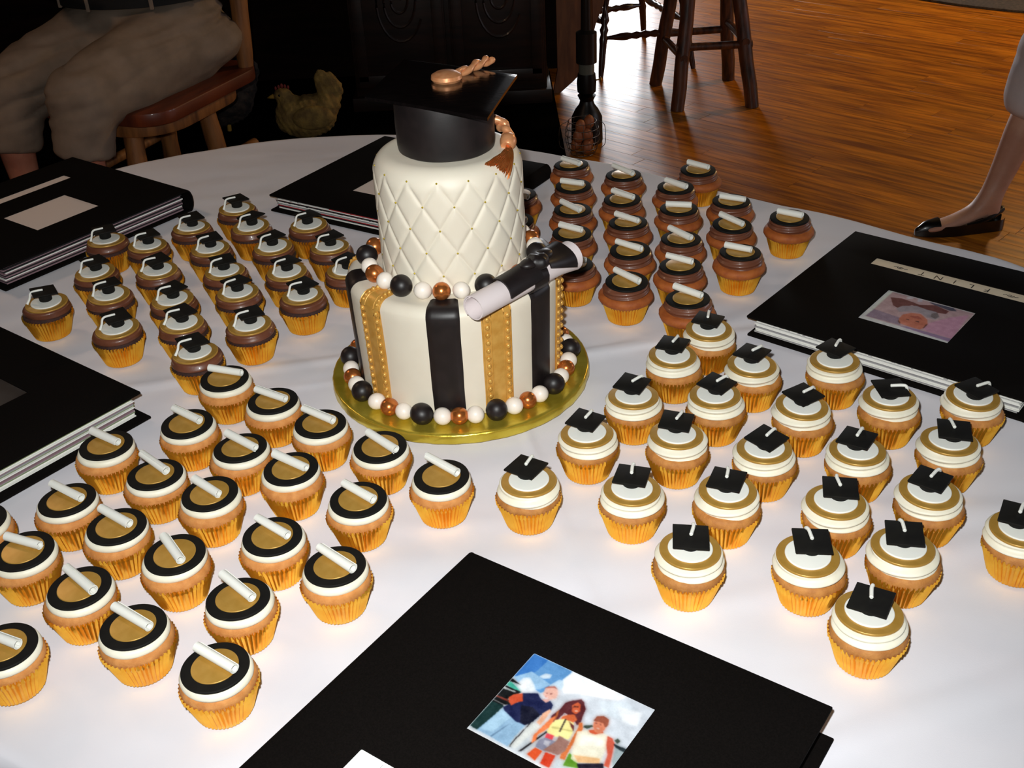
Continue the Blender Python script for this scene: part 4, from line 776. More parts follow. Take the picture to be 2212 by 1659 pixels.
def print_me(name, pic, z, w=WIN):
    # flat photographic print: colours laid out on a fine grid of the print itself, softened like an enlargement
    import numpy as np
    nx, ny = 250, 210
    gx, gy = np.meshgrid(np.linspace(w[0] - 0.0004, w[2] + 0.0004, nx), np.linspace(w[1] - 0.0004, w[3] + 0.0004, ny))
    img = np.zeros((ny, nx, 3)) + 215.0
    for c, P in pic:
        m = np.zeros(gx.shape, bool); n = len(P)
        for i in range(n):
            x0, y0 = P[i]; x1, y1 = P[(i + 1) % n]
            if y0 == y1: continue
            cond = ((gy < y0) != (gy < y1)); m ^= cond & (gx < (x1 - x0) * (gy - y0) / (y1 - y0) + x0)
        img[m] = c
    rg_ = np.random.RandomState(3)
    def blur(a, k):
        for _ in range(k):
            p = np.pad(a, ((1, 1), (1, 1), (0, 0)), 'edge'); a = (p[:-2, 1:-1] + p[2:, 1:-1] + p[1:-1, :-2] + p[1:-1, 2:] + 2 * a) / 6
        return a
    img = blur(img, 3)
    tex = blur(rg_.randn(ny, nx, 1), 2) * 6 + blur(rg_.randn(ny, nx, 1), 60) * 60
    soft = blur(img, 26); bright = np.clip((img.min(2, keepdims=True) - 140) / 50, 0, 1)
    img = img * (1 - 0.65 * bright) + soft * 0.65 * bright
    img = np.clip(img * 0.93 + tex, 0, 236)
    V = np.stack([gx.ravel(), -gy.ravel(), np.full(nx * ny, z)], 1).tolist()
    F = [(j * nx + i, (j + 1) * nx + i, (j + 1) * nx + i + 1, j * nx + i + 1) for j in range(ny - 1) for i in range(nx - 1)]
    me = new_me(name, V, F, M_print, False); at = me.color_attributes.new('Col', 'FLOAT_COLOR', 'POINT')
    v = img.reshape(-1, 3) / 255; l = np.where(v <= 0.04045, v / 12.92, ((v + 0.055) / 1.055) ** 2.4)
    at.data.foreach_set('color', np.concatenate([l, np.ones((len(l), 1))], 1).astype(np.float32).ravel())
    return me
def album(label, org, ang, thick, pic=None, strip=M_card, win=None, pages=None, bot=(0, 0), seed=0, text=None, npg=14, fan=0.0):
    root = tag(empty('photo_album', (org[0], org[1], TZ + 0.0012), radians(ang)), label, 'album', 'black photo albums around the table')
    r_ = random.Random(seed)
    z1 = thick; ct = 0.0034
    ob('front_cover', MB().add(*plate(AW, AH, z1 - ct, z1, [WIN, STR])).me('front_cover', M_cover, True, bevel=0.0010, seg=2), root)
    V, F = plate(AW, AH, 0.0, ct, []); ob('back_cover', MB().add([(x + bot[0], y + bot[1], z) for x, y, z in V], F).me('back_cover', M_cover, True, bevel=0.0010), root)
    # rounded spine along u = 0
    V = []; F = []; n = 10
    for e in (0.0, -AH):
        for k in range(n + 1):
            a = pi / 2 + pi * k / n; V.append((0.001 + 0.010 * cos(a), e, z1 / 2 + z1 / 2 * sin(a)))
        for k in range(n + 1):
            a = pi / 2 + pi * (n - k) / n; V.append((0.001 + 0.007 * cos(a), e, z1 / 2 + (z1 / 2 - 0.003) * sin(a)))
    m = 2 * (n + 1)
    for k in range(m): F.append((k, (k + 1) % m, m + (k + 1) % m, m + k))
    F.append(tuple(range(m - 1, -1, -1))); F.append(tuple(range(m, 2 * m)))
    ob('spine', new_me('spine', V, F, M_cover, True, 50), root)
    pages = pages or [M_paperw, M_paperw, M_paperg, M_paperw]
    gap = (z1 - 2 * ct - 0.0006) / npg; tk = gap * 0.72
    pme = {}
    for k in range(npg):
        pmt = pages[k % len(pages)]; ins = 0.007 + r_.uniform(0, 0.003)
        key = pmt.name
        if key not in pme: pme[key] = MB().add(*box((AW / 2, -AH / 2, 0), (AW - 0.020, AH - 0.016, tk))).me('page', pmt, False)
        ob('page', pme[key], root, (r_.uniform(-0.002, 0.0015), r_.uniform(-0.0015, 0.0015), ct + 0.0003 + gap * (k + 0.5)), (0, fan * (k / npg - 0.5), 0))
    def grow(r, g): return (r[0] - g, r[1] - g, r[2] + g, r[3] + g)
    if pic: ob('photo_print', print_me('photo_print', pic, z1 - 0.0020), root)
    elif win: ob('window_card', MB().add([(WIN[0] - .0005, -WIN[1] + .0005, z1 - 0.0018), (WIN[2] + .0005, -WIN[1] + .0005, z1 - 0.0018), (WIN[2] + .0005, -WIN[3] - .0005, z1 - 0.0018), (WIN[0] - .0005, -WIN[3] - .0005, z1 - 0.0018)], [(3, 2, 1, 0)]).me('window_card', win, False), root)
    g = grow(STR, 0.0005); zz = z1 - 0.0018
    st = ob('name_strip', MB().add([(g[0], -g[1], zz), (g[2], -g[1], zz), (g[2], -g[3], zz), (g[0], -g[3], zz)], [(3, 2, 1, 0)]).me('name_strip', strip, False), root)
    if text: text(st, zz + 0.0002)
    return root, z1
def ang_of(u): return math.degrees(math.atan2(u[1], u[0]))
# 1 front album with family photo
def text1(st, z):
    b = MB()
    for x, wv in ((0.092, 0.0004), (0.0985, 0.0003)): b.add(*box((x, -0.2545, z), (wv, 0.018, 0.0001)))
    ob('ruled_line', b.me('ruled_line', M_paperg, False), st)
album('black album at the front edge, its window showing three people before a cloudy sky', (-0.0470, 0.849), ang_of((0.807, -0.59)), 0.0335, PIC1, M_cardw, seed=1, bot=(0.006, -0.004), text=text1)
# 2 right album, name strip
def text2(st, z):
    def letters(s, x, size, name):
        cu = bpy.data.curves.new(name, 'FONT'); cu.body = s; cu.size = size; cu.align_x = 'CENTER'; cu.align_y = 'CENTER'; cu.extrude = 0.00005; cu.offset = -0.0001
        o = bpy.data.objects.new(name, cu); COL.objects.link(o); bpy.context.view_layer.update()
        me = bpy.data.meshes.new_from_object(o.evaluated_get(bpy.context.evaluated_depsgraph_get())); me.name = name
        bpy.data.objects.remove(o); me.materials.clear(); me.materials.append(M_ink)
        ob(name, me, st, (x, -0.2545, z), (0, 0, 0))
    for s, x in zip('FLINT', (0.1375, 0.1595, 0.1825, 0.2055, 0.2290)): letters(s, x, 0.0165, 'letter')
    for x, mir in ((0.106, 1), (0.261, -1)):
        b = MB(); P = []
        for k in range(30):
            t = k / 29 * 3.2 * pi; r = 0.0008 + 0.0040 * k / 29; P.append((x + mir * r * cos(t), -0.2545 + r * 0.8 * sin(t), z))
        b.add(*tube(P, 0.0004, 4)); b.add(*tube([(x - 0.010, -0.2555, z), (x - 0.006, -0.2535, z), (x - 0.003, -0.2560, z)], 0.0004, 4)); b.add(*tube([(x + 0.003, -0.2530, z), (x + 0.006, -0.2560, z), (x + 0.010, -0.2540, z)], 0.0004, 4))
        ob('ornament', b.me('ornament', M_ink, False), st)
u2 = Vector((0.755, -0.655)).normalized(); d2 = Vector((-0.655, -0.755)).normalized()
O2 = Vector((0.540, 1.568)) + u2 * 0.368 + d2 * 0.336
def printed_edge(root, z1, n, y0, seed, xs=(0.02, 0.34), mats=(M_ink,)):
    # snippets of photographs showing at the page edges
    r_ = random.Random(seed); b = MB()
    for k in range(n):
        x = xs[0] + (xs[1] - xs[0]) * (k + r_.uniform(0.1, 0.9)) / n; b.add(*box((x, y0, z1 + r_.uniform(-0.001, 0.001)), (r_.uniform(0.002, 0.006), 0.0004, 0.0010)))
    o = ob('page_edge_print', b.me('page_edge_print', mats[0], False), root); o['kind'] = 'stuff'
al2, _ = album('black album at right with a name strip and a baby photo in its window', O2, ang_of(-u2), 0.030, PIC2, M_card, seed=2, text=text2, bot=(-0.003, 0.0), pages=[M_paperw, M_paperg, M_paperw, M_paperw])
printed_edge(al2, 0.0225, 34, -0.0072, 3, mats=(M_paperg,))
# 3 back left album
al3, _ = album('black album at back left with blank grey window card and fanned pages', (-0.5530, 1.8560), ang_of((-0.61, -0.793)), 0.040, None, M_cardg, M_cardg, seed=3, pages=[M_paperm, M_paperk, M_paperm, M_paperw, M_paperk], npg=13, fan=0.012)
# 4 album behind the cake
u4 = Vector((0.84, -0.543)).normalized(); d4 = Vector((-0.543, -0.84)).normalized()
O4 = Vector((-0.226, 2.124)) + u4 * 0.368 + d4 * 0.336
al4, _ = album('black album lying behind the cake, its pages edged with red and white prints', O4, ang_of(-u4), 0.030, None, M_cardg, M_cardg, seed=4, bot=(-0.001, 0.003), pages=[M_paperw, M_paperw, M_paperk, M_paperr, M_paperw, M_paperg])
for seed, z in ((5, 0.0190), (6, 0.0205), (7, 0.0175)): printed_edge(al4, z, 30, -0.0070, seed, (0.03, 0.36))
o = ob('red_photo_edge', MB().add(*box((0.165, -0.0072, 0.0235), (0.15, 0.0006, 0.0035))).me('red_photo_edge', M_paperr, False), al4)
# 5 left album
u5 = Vector((-0.784, 0.62)).normalized()
album('black album at the left picture edge with a dark photograph in its window', Vector((-0.460, 1.180)) + u5 * 0.368, ang_of(-u5), 0.0385, None, M_cardg, M_photod, seed=8, pages=[M_paperw, M_paperw, M_papert, M_paperg, M_paperm], npg=16, bot=(0.006, 0.002))

# ================================================================ FIGURES AND BACKGROUND
def skin(name, verts, edges, root_i, m, parent=None, loc=(0, 0, 0), sub=2, disp=0.0, dscale=0.15):
    me = bpy.data.meshes.new(name); me.from_pydata([v[:3] for v in verts], edges, [])
    o = bpy.data.objects.new(name, me); COL.objects.link(o)
    sm = o.modifiers.new('skin', 'SKIN'); sm.use_smooth_shade = True
    if not me.skin_vertices: bpy.context.view_layer.update()
    d = me.skin_vertices[0].data
    for i, v in enumerate(verts):
        d[i].radius = (v[3], v[4] if len(v) > 4 else v[3]); d[i].use_root = (i == root_i)
    s = o.modifiers.new('sub', 'SUBSURF'); s.levels = s.render_levels = sub
    bpy.context.view_layer.update()
    dg = bpy.context.evaluated_depsgraph_get(); nm = bpy.data.meshes.new_from_object(o.evaluated_get(dg)); nm.name = name
    bpy.data.objects.remove(o)
    if disp:
        nm.calc_loop_triangles() if False else None
        ns = [Vector(v.normal) for v in nm.vertices]
        for v, n in zip(nm.vertices, ns):
            c = v.co; k = noise.noise((c.x / dscale, c.y / dscale, c.z / dscale * 2.2)) + 0.5 * noise.noise((c.x / dscale * 2.3 + 4, c.y / dscale * 2.3, c.z / dscale * 5))
            v.co = c + n * (disp * k)
    nm.materials.clear(); nm.materials.append(m)
    nm.polygons.foreach_set('use_smooth', [True] * len(nm.polygons)); nm.update()
    r = bpy.data.objects.new(name, nm); COL.objects.link(r); r.location = loc
    if parent: r.parent = parent
    return r
def blob(name, parts, m, parent, voxel=0.012, smooth=8, fold=None):
    b = MB()
    for p in parts:
        if p[0] == 'e':
            _, c, r, ry = p; V, F = ball(1.0, n=24, m=16)
            b.add([(c[0] + r[0] * x * cos(ry) + r[2] * z * sin(ry), c[1] + r[1] * y, c[2] - r[0] * x * sin(ry) + r[2] * z * cos(ry)) for x, y, z in V], F)
        else:
            _, a, ra, c, rc = p; a = Vector(a); c = Vector(c)
            b.add(*tube([a.lerp(c, k / 6) for k in range(7)], [ra + (rc - ra) * k / 6 for k in range(7)], 20, up=(0.2, 1, 0.3)))
            if not p[0] == 'h': b.add(*ball(ra, a, 20, 12)); 
            if p[0] == 'c': b.add(*ball(rc, c, 20, 12))
    o = ob('tmp', b.me('tmp', m)); md = o.modifiers.new('r', 'REMESH'); md.mode = 'VOXEL'; md.voxel_size = voxel; md.use_smooth_shade = True
    sm = o.modifiers.new('s', 'SMOOTH'); sm.iterations = smooth; sm.factor = 0.6
    bpy.context.view_layer.update()
    me = bpy.data.meshes.new_from_object(o.evaluated_get(bpy.context.evaluated_depsgraph_get())); bpy.data.objects.remove(o); me.name = name
    if fold:
        ns = [Vector(v.normal) for v in me.vertices]
        for v, n in zip(me.vertices, ns): v.co = v.co + n * fold(v.co)
    me.materials.clear(); me.materials.append(m); me.polygons.foreach_set('use_smooth', [True] * len(me.polygons)); me.update()
    return ob(name, me, parent)
def chain(n, start=0): return [(start + i, start + i + 1) for i in range(n - 1)]

# ---- seated man (hips, thighs and lower legs are in view)
PX, PY = -1.17, 3.84
man = tag(empty('person', (PX, PY, 0.0105)), 'seated person in long khaki shorts and black belt on a log chair', 'person')
kn_ = [(-0.10 - 0.02, -0.44, 0.50), (-0.37, -0.36, 0.50)]       # near knee, far knee relative to pelvis
V = [(0, 0, 0.58, 0.15), (0.0, 0.02, 0.76, 0.145), (0, 0.03, 0.95, 0.15), (0.0, 0.02, 1.12, 0.14), (0, 0.02, 1.21, 0.062), (0, 0.0, 1.30, 0.075), (0, -0.01, 1.38, 0.09), (0, 0, 1.45, 0.06)]
E_ = chain(8)
def limb(pts, at_):
    s = len(V)
    for p in pts: V.append(p)
    E_.append((at_, s)); E_.extend(chain(len(pts), s))
limb([(0.10, -0.06, 0.54, 0.11), (0.02, -0.27, 0.53, 0.085), (kn_[0][0], kn_[0][1], 0.49, 0.062), (-0.13, -0.46, 0.34, 0.060), (-0.135, -0.44, 0.12, 0.038), (-0.14, -0.45, 0.06, 0.036), (-0.20, -0.60, 0.03, 0.03)], 0)
limb([(-0.13, -0.02, 0.54, 0.11), (-0.26, -0.22, 0.53, 0.085), (kn_[1][0], kn_[1][1], 0.49, 0.062), (-0.375, -0.38, 0.34, 0.060), (-0.38, -0.36, 0.12, 0.038), (-0.385, -0.37, 0.06, 0.036), (-0.46, -0.50, 0.03, 0.03)], 0)
limb([(0.20, 0.02, 1.10, 0.055), (0.26, -0.03, 0.88, 0.042), (0.14, -0.22, 0.80, 0.034), (0.06, -0.27, 0.80, 0.03)], 3)
limb([(-0.20, -0.02, 1.10, 0.055), (-0.30, -0.10, 0.88, 0.042), (-0.18, -0.28, 0.80, 0.034), (-0.08, -0.30, 0.80, 0.03)], 3)
skin('body', V, E_, 0, M_skin, man)
def khaki_fold(c):
    k = noise.noise((c.x * 6, c.y * 6, c.z * 14)) * 0.007 + noise.noise((c.x * 14 + 3, c.y * 12, c.z * 34)) * 0.0045
    # long creases that run from the crotch out over the hip, and the fold where thigh meets belly
    for (z0, sl, am, wd) in ((0.625, 0.10, 0.010, 0.010), (0.585, 0.22, 0.009, 0.009), (0.655, 0.05, 0.006, 0.010), (0.545, 0.30, 0.007, 0.009)):
        d = c.z - (z0 + sl * (c.x - 0.05) + 0.02 * noise.noise((c.x * 8, z0 * 30, 0)))
        if c.y < 0.1: k -= am * math.exp(-(d / wd) ** 2) * (0.35 + 0.65 * min(1, abs(c.x + 0.02) * 6))
    return k
blob('shorts', [('e', (0, 0.015, 0.655), (0.262, 0.205, 0.085), 0), ('e', (0.02, 0.0, 0.565), (0.300, 0.235, 0.125), 0.05),
    ('t', (0.13, -0.05, 0.575), 0.150, (-0.095, -0.44, 0.505), 0.118), ('h', (-0.095, -0.45, 0.53), 0.108, (-0.128, -0.470, 0.335), 0.092), ('e', (-0.095, -0.44, 0.505), (0.118, 0.118, 0.118), 0),
    ('t', (-0.14, 0.02, 0.575), 0.150, (-0.36, -0.34, 0.505), 0.112), ('h', (-0.36, -0.35, 0.53), 0.104, (-0.385, -0.385, 0.335), 0.090), ('e', (-0.36, -0.34, 0.505), (0.112, 0.112, 0.112), 0)],
    M_khaki, man, 0.011, 7, khaki_fold)
def ring_band(name, rx, ry, z0, z1, th, m, parent, c=(0, 0)):
    V, F = lathe([(1.0, z0), (1.0, z1), (0.93, z1), (0.93, z0)], 48, None, close=True)
    V = [(c[0] + x * rx, c[1] + y * ry, z) for x, y, z in V]; return ob(name, new_me(name, V, F, m), parent)
ring_band('belt', 0.268, 0.220, 0.712, 0.756, 0.005, M_belt, man, (0, 0.015))
for a in (-150, -115, -70, -30):
    ob('belt_loop', MB().add(*box((0.266 * cos(radians(a)), 0.015 + 0.219 * sin(radians(a)), 0.734), (0.012, 0.012, 0.06))).me('belt_loop', M_khaki, True, bevel=0.002), man)
skin('shirt', [(0, 0.015, 0.715, 0.245, 0.205), (0, 0.015, 0.80, 0.245, 0.20), (0, 0.03, 0.92, 0.22, 0.18), (0, 0.02, 1.1, 0.19, 0.13), (0.21, 0.01, 1.10, 0.07), (0.26, -0.02, 0.95, 0.065), (-0.21, -0.01, 1.10, 0.07), (-0.29, -0.07, 0.95, 0.065)],
     [(0, 1), (1, 2), (2, 3), (3, 4), (4, 5), (3, 6), (6, 7)], 0, M_shirt, man, disp=0.006)
ob('hair', MB().add(*ball(0.105, (0, 0.015, 1.425), sq=(0.92, 1.0, 0.75))).me('hair', M_hair), man)

# ---- log chair he sits on
ca = radians(-23); cu = Vector((cos(radians(157)), sin(radians(157)))); cf = Vector((-0.39, -0.92))   # left across, forward
ch = tag(empty('log_chair', (-1.165, 3.745, 0.0105), radians(-23)), 'rustic peeled-log chair with a red-brown seat under the seated person', 'chair')
# local frame: -y forward, x to the right in the picture
b = []
def seatfn(w_, d_, r, n=10):
    P = []
    for cx, cy, a0 in ((w_ / 2 - r, d_ / 2 - r, 0), (-w_ / 2 + r, d_ / 2 - r, 90), (-w_ / 2 + r, -d_ / 2 + r, 180), (w_ / 2 - r, -d_ / 2 + r, 270)):
        for k in range(n + 1):
            a = radians(a0 + 90 * k / n); P.append((cx + r * cos(a), cy + r * sin(a)))
    return P
def extr(P, z0, z1):
    n = len(P); V = [(x, y, z0) for x, y in P] + [(x, y, z1) for x, y in P]
    return V, [tuple(range(n - 1, -1, -1)), tuple(range(n, 2 * n))] + [(i, (i + 1) % n, n + (i + 1) % n, n + i) for i in range(n)]
ob('seat', MB().add(*extr(seatfn(0.52, 0.62, 0.11), 0.405, 0.448)).me('seat', M_seat, True, bevel=0.006), ch)
ap = ob('apron', MB().add(*extr(seatfn(0.44, 0.54, 0.16), 0.350, 0.404)).me('apron', M_log, True, bevel=0.008), ch)
for x, y in ((0.075, -0.22), (-0.20, -0.16), (0.13, 0.09), (-0.14, 0.20)):
    ob('leg', MB().add(*tube(smooth_path([(x * 1.25, y * 1.2, 0.006), (x * 1.12, y * 1.12, 0.2), (x, y, 0.37)], 4), [0.030, 0.031, 0.033, 0.030, 0.032, 0.033, 0.031, 0.032, 0.030], 14)).me('leg', M_log, True, 60), ch)
for x in (0.215, -0.215):
    ob('back_post', MB().add(*tube(smooth_path([(x, 0.25, 0.44), (x, 0.275, 0.70), (x * 0.98, 0.31, 1.02)], 4), [0.026, 0.029, 0.030, 0.029, 0.031, 0.03, 0.03, 0.029, 0.028], 14)).me('back_post', M_log, True, 60), ch)
for x in (0.07, -0.07):
    ob('back_spindle', MB().add(*tube([(x, 0.255, 0.44), (x, 0.28, 0.7), (x, 0.305, 0.95)], 0.018, 12)).me('back_spindle', M_log, True, 60), ch)
ob('top_rail', MB().add(*tube([(-0.25, 0.31, 0.98), (0, 0.32, 1.0), (0.25, 0.31, 0.98)], 0.03, 14)).me('top_rail', M_log, True, 60), ch)
ob('stretcher', MB().add(*tube([(0.20, -0.22, 0.17), (0.20, 0.25, 0.17)], 0.018, 12)).me('stretcher', M_log, True, 60), ch)
ob('stretcher', MB().add(*tube([(-0.20, -0.22, 0.17), (-0.20, 0.25, 0.17)], 0.018, 12)).me('stretcher', M_log, True, 60), ch)

# ---- woman walking past at right (one lower leg in view)
wo = tag(empty('person', (1.66, 3.27, 0)), 'standing person at right edge in white cropped trousers and black slingback flats', 'person')
V = [(0.14, 0.05, 0.93, 0.13), (0.15, 0.05, 1.10, 0.10), (0.16, 0.05, 1.30, 0.13), (0.16, 0.05, 1.42, 0.055), (0.15, 0.04, 1.50, 0.07), (0.15, 0.04, 1.60, 0.085), (0.15, 0.04, 1.66, 0.055)]
E_ = chain(7)
limb([(0.10, -0.02, 0.86, 0.095), (0.01, 0.0, 0.49, 0.062), (-0.055, -0.005, 0.345, 0.056), (-0.095, -0.012, 0.20, 0.043), (-0.130, -0.02, 0.095, 0.034), (-0.160, -0.022, 0.058, 0.034, 0.03), (-0.235, -0.035, 0.035, 0.034, 0.020), (-0.305, -0.048, 0.024, 0.036, 0.013), (-0.335, -0.053, 0.020, 0.026, 0.010)], 0)
nk = len(V); V.append((-0.105, -0.018, 0.035, 0.026, 0.024)); E_.append((nk - 5, nk))
limb([(0.20, 0.10, 0.86, 0.095), (0.30, 0.10, 0.49, 0.062), (0.36, 0.11, 0.34, 0.056), (0.46, 0.12, 0.09, 0.034), (0.40, 0.10, 0.03, 0.03), (0.30, 0.09, 0.018, 0.022)], 0)
limb([(0.30, -0.05, 1.28, 0.045), (0.33, -0.12, 1.05, 0.036), (0.28, -0.22, 0.86, 0.03), (0.26, -0.25, 0.80, 0.026)], 2)
limb([(0.02, 0.14, 1.28, 0.045), (-0.02, 0.2, 1.05, 0.036), (-0.06, 0.14, 0.86, 0.03), (-0.08, 0.12, 0.80, 0.026)], 2)
skin('body', V, E_, 0, M_skinl, wo)
skin('cropped_trousers', [(0.14, 0.05, 0.95, 0.17, 0.13), (0.14, 0.05, 1.02, 0.15, 0.12), (0.06, -0.02, 0.80, 0.130), (0.0, 0.0, 0.56, 0.118), (-0.025, -0.003, 0.44, 0.108), (-0.040, -0.004, 0.335, 0.112), (0.20, 0.10, 0.80, 0.125), (0.28, 0.10, 0.55, 0.11), (0.35, 0.11, 0.36, 0.105)],
     [(0, 1), (0, 2), (2, 3), (3, 4), (4, 5), (0, 6), (6, 7), (7, 8)], 0, M_capri, wo, sub=3, disp=0.006, dscale=0.10)
skin('blouse', [(0.15, 0.05, 1.0, 0.16, 0.13), (0.15, 0.05, 1.15, 0.15, 0.12), (0.16, 0.05, 1.32, 0.17, 0.12), (0.3, -0.03, 1.28, 0.065), (0.03, 0.12, 1.28, 0.065)], [(0, 1), (1, 2), (2, 3), (2, 4)], 0, M_top, wo)
ob('hair', MB().add(*ball(0.10, (0.165, 0.045, 1.62), sq=(1, 1, 1.1))).me('hair', M_hair), wo)
def shoe_me():
    # sole outline swept up into a toe cap; foot points to -x
    V = []; F = []; st = []
    for k in range(25):
        u = k / 24; x = -0.360 + 0.288 * u; hw = 0.040 * math.sin(min(1, (u + 0.03) * 2.2) * pi / 2) ** 0.7 * (1 - 0.28 * max(0, (u - 0.45) / 0.55)); hw *= math.sqrt(max(0.02, 1 - max(0, (u - 0.93) / 0.08) ** 2))
        h = 0.040 if u < 0.08 else (0.042 + 0.012 * (u - 0.08) / 0.2 if u < 0.28 else 0.030 + 0.006 * u)
        h *= min(1, 0.45 + u * 6); cy = -0.05 + 0.03 * u; cover = u < 0.28
        row = []
        for j in range(13):
            a = pi * j / 12; yy = hw * cos(a)
            if cover: zz = 0.006 + h * 0.9 * sin(a) ** 0.75
            else: zz = 0.006 + (h * 0.9 if j in (1, 11) else (0.002 if j in (0, 12) else 0.010))
            row.append((x, cy + yy, zz))
        row.append((x, cy - hw, 0.001)); row.append((x, cy + hw, 0.001)); st.append(row)
    for r in st: V += r
    n = 15
    for k in range(24):
        for j in range(n): F.append((k * n + j, k * n + (j + 1) % n, (k + 1) * n + (j + 1) % n, (k + 1) * n + j))
    F.append(tuple(range(n - 1, -1, -1))); F.append(tuple(24 * n + i for i in range(n)))
    return new_me('shoe', V, F, M_shoe, True, 60)
sh = ob('shoe', shoe_me(), wo)
ob('heel_strap', MB().add(*tube(smooth_path([(-0.20, -0.062, 0.030), (-0.14, -0.056, 0.045), (-0.085, -0.028, 0.060), (-0.078, -0.018, 0.062), (-0.085, -0.006, 0.060), (-0.14, 0.016, 0.045), (-0.20, 0.0, 0.030)], 4), 0.005, 6, flat=1.6)).me('heel_strap', M_shoe), sh)
ob('heel', MB().add(*extr(seatfn(0.05, 0.05, 0.02), 0.0, 0.014)).me('heel', M_shoe, True, bevel=0.002), sh, (-0.10, -0.02, 0))

# ---- hens
def hen(label, loc, rz, m, sc=1.0, tall=1.0):
    h = tag(empty('ornamental_hen', (loc[0], loc[1], 0.0105), rz), label, 'hen figure', 'ornamental hens on the floor'); h.scale = (sc, sc, sc)
    def feather(c):
        return 0.004 * noise.noise((c.x * 34, c.y * 34, c.z * 34)) + 0.002 * noise.noise((c.x * 90, c.y * 90, c.z * 90)) + 0.0015 * sin(c.x * 260 + c.z * 120)
    blob('body', [('e', (0.0, 0, 0.105), (0.125, 0.090, 0.092), -0.1), ('e', (-0.062, 0, 0.115), (0.078, 0.076, 0.085), 0.3), ('e', (0.07, 0, 0.145), (0.075, 0.06, 0.062), -0.5),
        ('t', (-0.068, 0, 0.135), 0.062, (-0.088, 0, 0.198), 0.036), ('e', (-0.094, 0, 0.207), (0.040, 0.031, 0.029), 0.1),
        ('e', (0.100, 0, 0.205), (0.046, 0.026, 0.085), 0.12), ('e', (0.078, 0, 0.232), (0.034, 0.020, 0.070), -0.12), ('e', (0.120, 0, 0.185), (0.034, 0.022, 0.066), 0.45)], m, h, 0.0065, 3, feather)
    b = MB()
    for k in range(5): b.add(*ball(0.010 - 0.001 * abs(k - 2), (-0.120 + 0.013 * k, 0, 0.236 + 0.004 * (2 - abs(k - 2))), 10, 8, (0.6, 0.35, 1.1)))
    ob('comb', b.me('comb', M_comb), h)
    ob('beak', MB().add(*lathe([(0, -0.03), (0.008, -0.008), (0.011, 0.004), (0, 0.006)], 12)).me('beak', M_beak), h, (-0.136, 0, 0.203), (0, radians(80), 0))
    ob('wattle', MB().add(*ball(0.014, (-0.112, 0, 0.172), 10, 8, (0.8, 0.6, 1.3))).me('wattle', M_comb), h)
    for s in (-1, 1):
        ob('wing', MB().add(*ball(0.075, (0.02, s * 0.078, 0.120), 20, 12, (1.15, 0.32, 0.7))).me('wing', m), h)
        ob('leg', MB().add(*tube([(0.01, s * 0.035, 0.05), (0.005, s * 0.035, 0.0)], 0.008, 8)).me('leg', M_beak), h)
        ob('eye', MB().add(*ball(0.005, (-0.108, s * 0.027, 0.212), 8, 6)).me('eye', M_shoe), h)
    return h
hen('cream speckled hen figure facing left before the dark sideboard', (-0.765, 4.40, 0), radians(8), M_hen, 0.94)
hen('dark grey hen figure half hidden behind the log chair legs', (-1.15, 4.60, 0), radians(20), M_hend, 1.08)

# ---- dark covering added to blacken the floor under hens and sideboard
mt = ob('dark_floor_covering', MB().add(*extr([(x - 1.45, y + 4.30) for x, y in seatfn(3.4, 2.0, 0.08)], 0.0, 0.009)).me('dark_floor_covering', M_floorcov, True, bevel=0.002), None, (0, 0, 0.0012)); tag(mt, 'black floor covering added under the hen figures and log chair', 'mat')
# ---- sideboard
sb = tag(empty('sideboard', (-0.195, 4.98, 0.0105)), 'large dark walnut sideboard with carved doors behind the cake', 'sideboard')
ob('carcass', MB().add(*box((0, 0, 0.50), (0.82, 0.46, 0.88))).me('carcass', M_darkw, True, bevel=0.004), sb)
ob('plinth', MB().add(*box((0, -0.01, 0.03), (0.86, 0.48, 0.06))).me('plinth', M_darkw, True, bevel=0.004), sb)
ob('top', MB().add(*box((0, -0.015, 0.96), (0.865, 0.52, 0.035))).me('top', M_darkw, True, bevel=0.008), sb)
for s in (-1, 1):
    d = ob('door', MB().add(*box((s * 0.205, -0.238, 0.46), (0.39, 0.018, 0.72))).me('door', M_darkw, True, bevel=0.003), sb)
    fr = MB()
    for dx, dz, sx, sz in ((0, 0.33, 0.37, 0.05), (0, -0.33, 0.37, 0.05), (-0.165, 0, 0.045, 0.66), (0.165, 0, 0.045, 0.66)): fr.add(*box((s * 0.205 + dx, -0.252, 0.46 + dz), (sx, 0.012, sz)))
    ob('door_frame', fr.me('door_frame', M_darkw, True, bevel=0.002), d)
    b = MB()
    for q in range(2):
        P = [(s * 0.205 + (0.02 + 0.10 * k / 39) * cos(k / 39 * 9 + q * pi) * 0.9, -0.250, 0.46 + (0.02 + 0.17 * k / 39) * sin(k / 39 * 9 + q * pi)) for k in range(40)]
        b.add(*tube(P, 0.006, 6))
    ob('carved_scroll', b.me('carved_scroll', M_darkw), d)
    ob('knob', MB().add(*ball(0.014, (s * 0.035, -0.262, 0.5), 12, 8)).me('knob', M_brass), d)
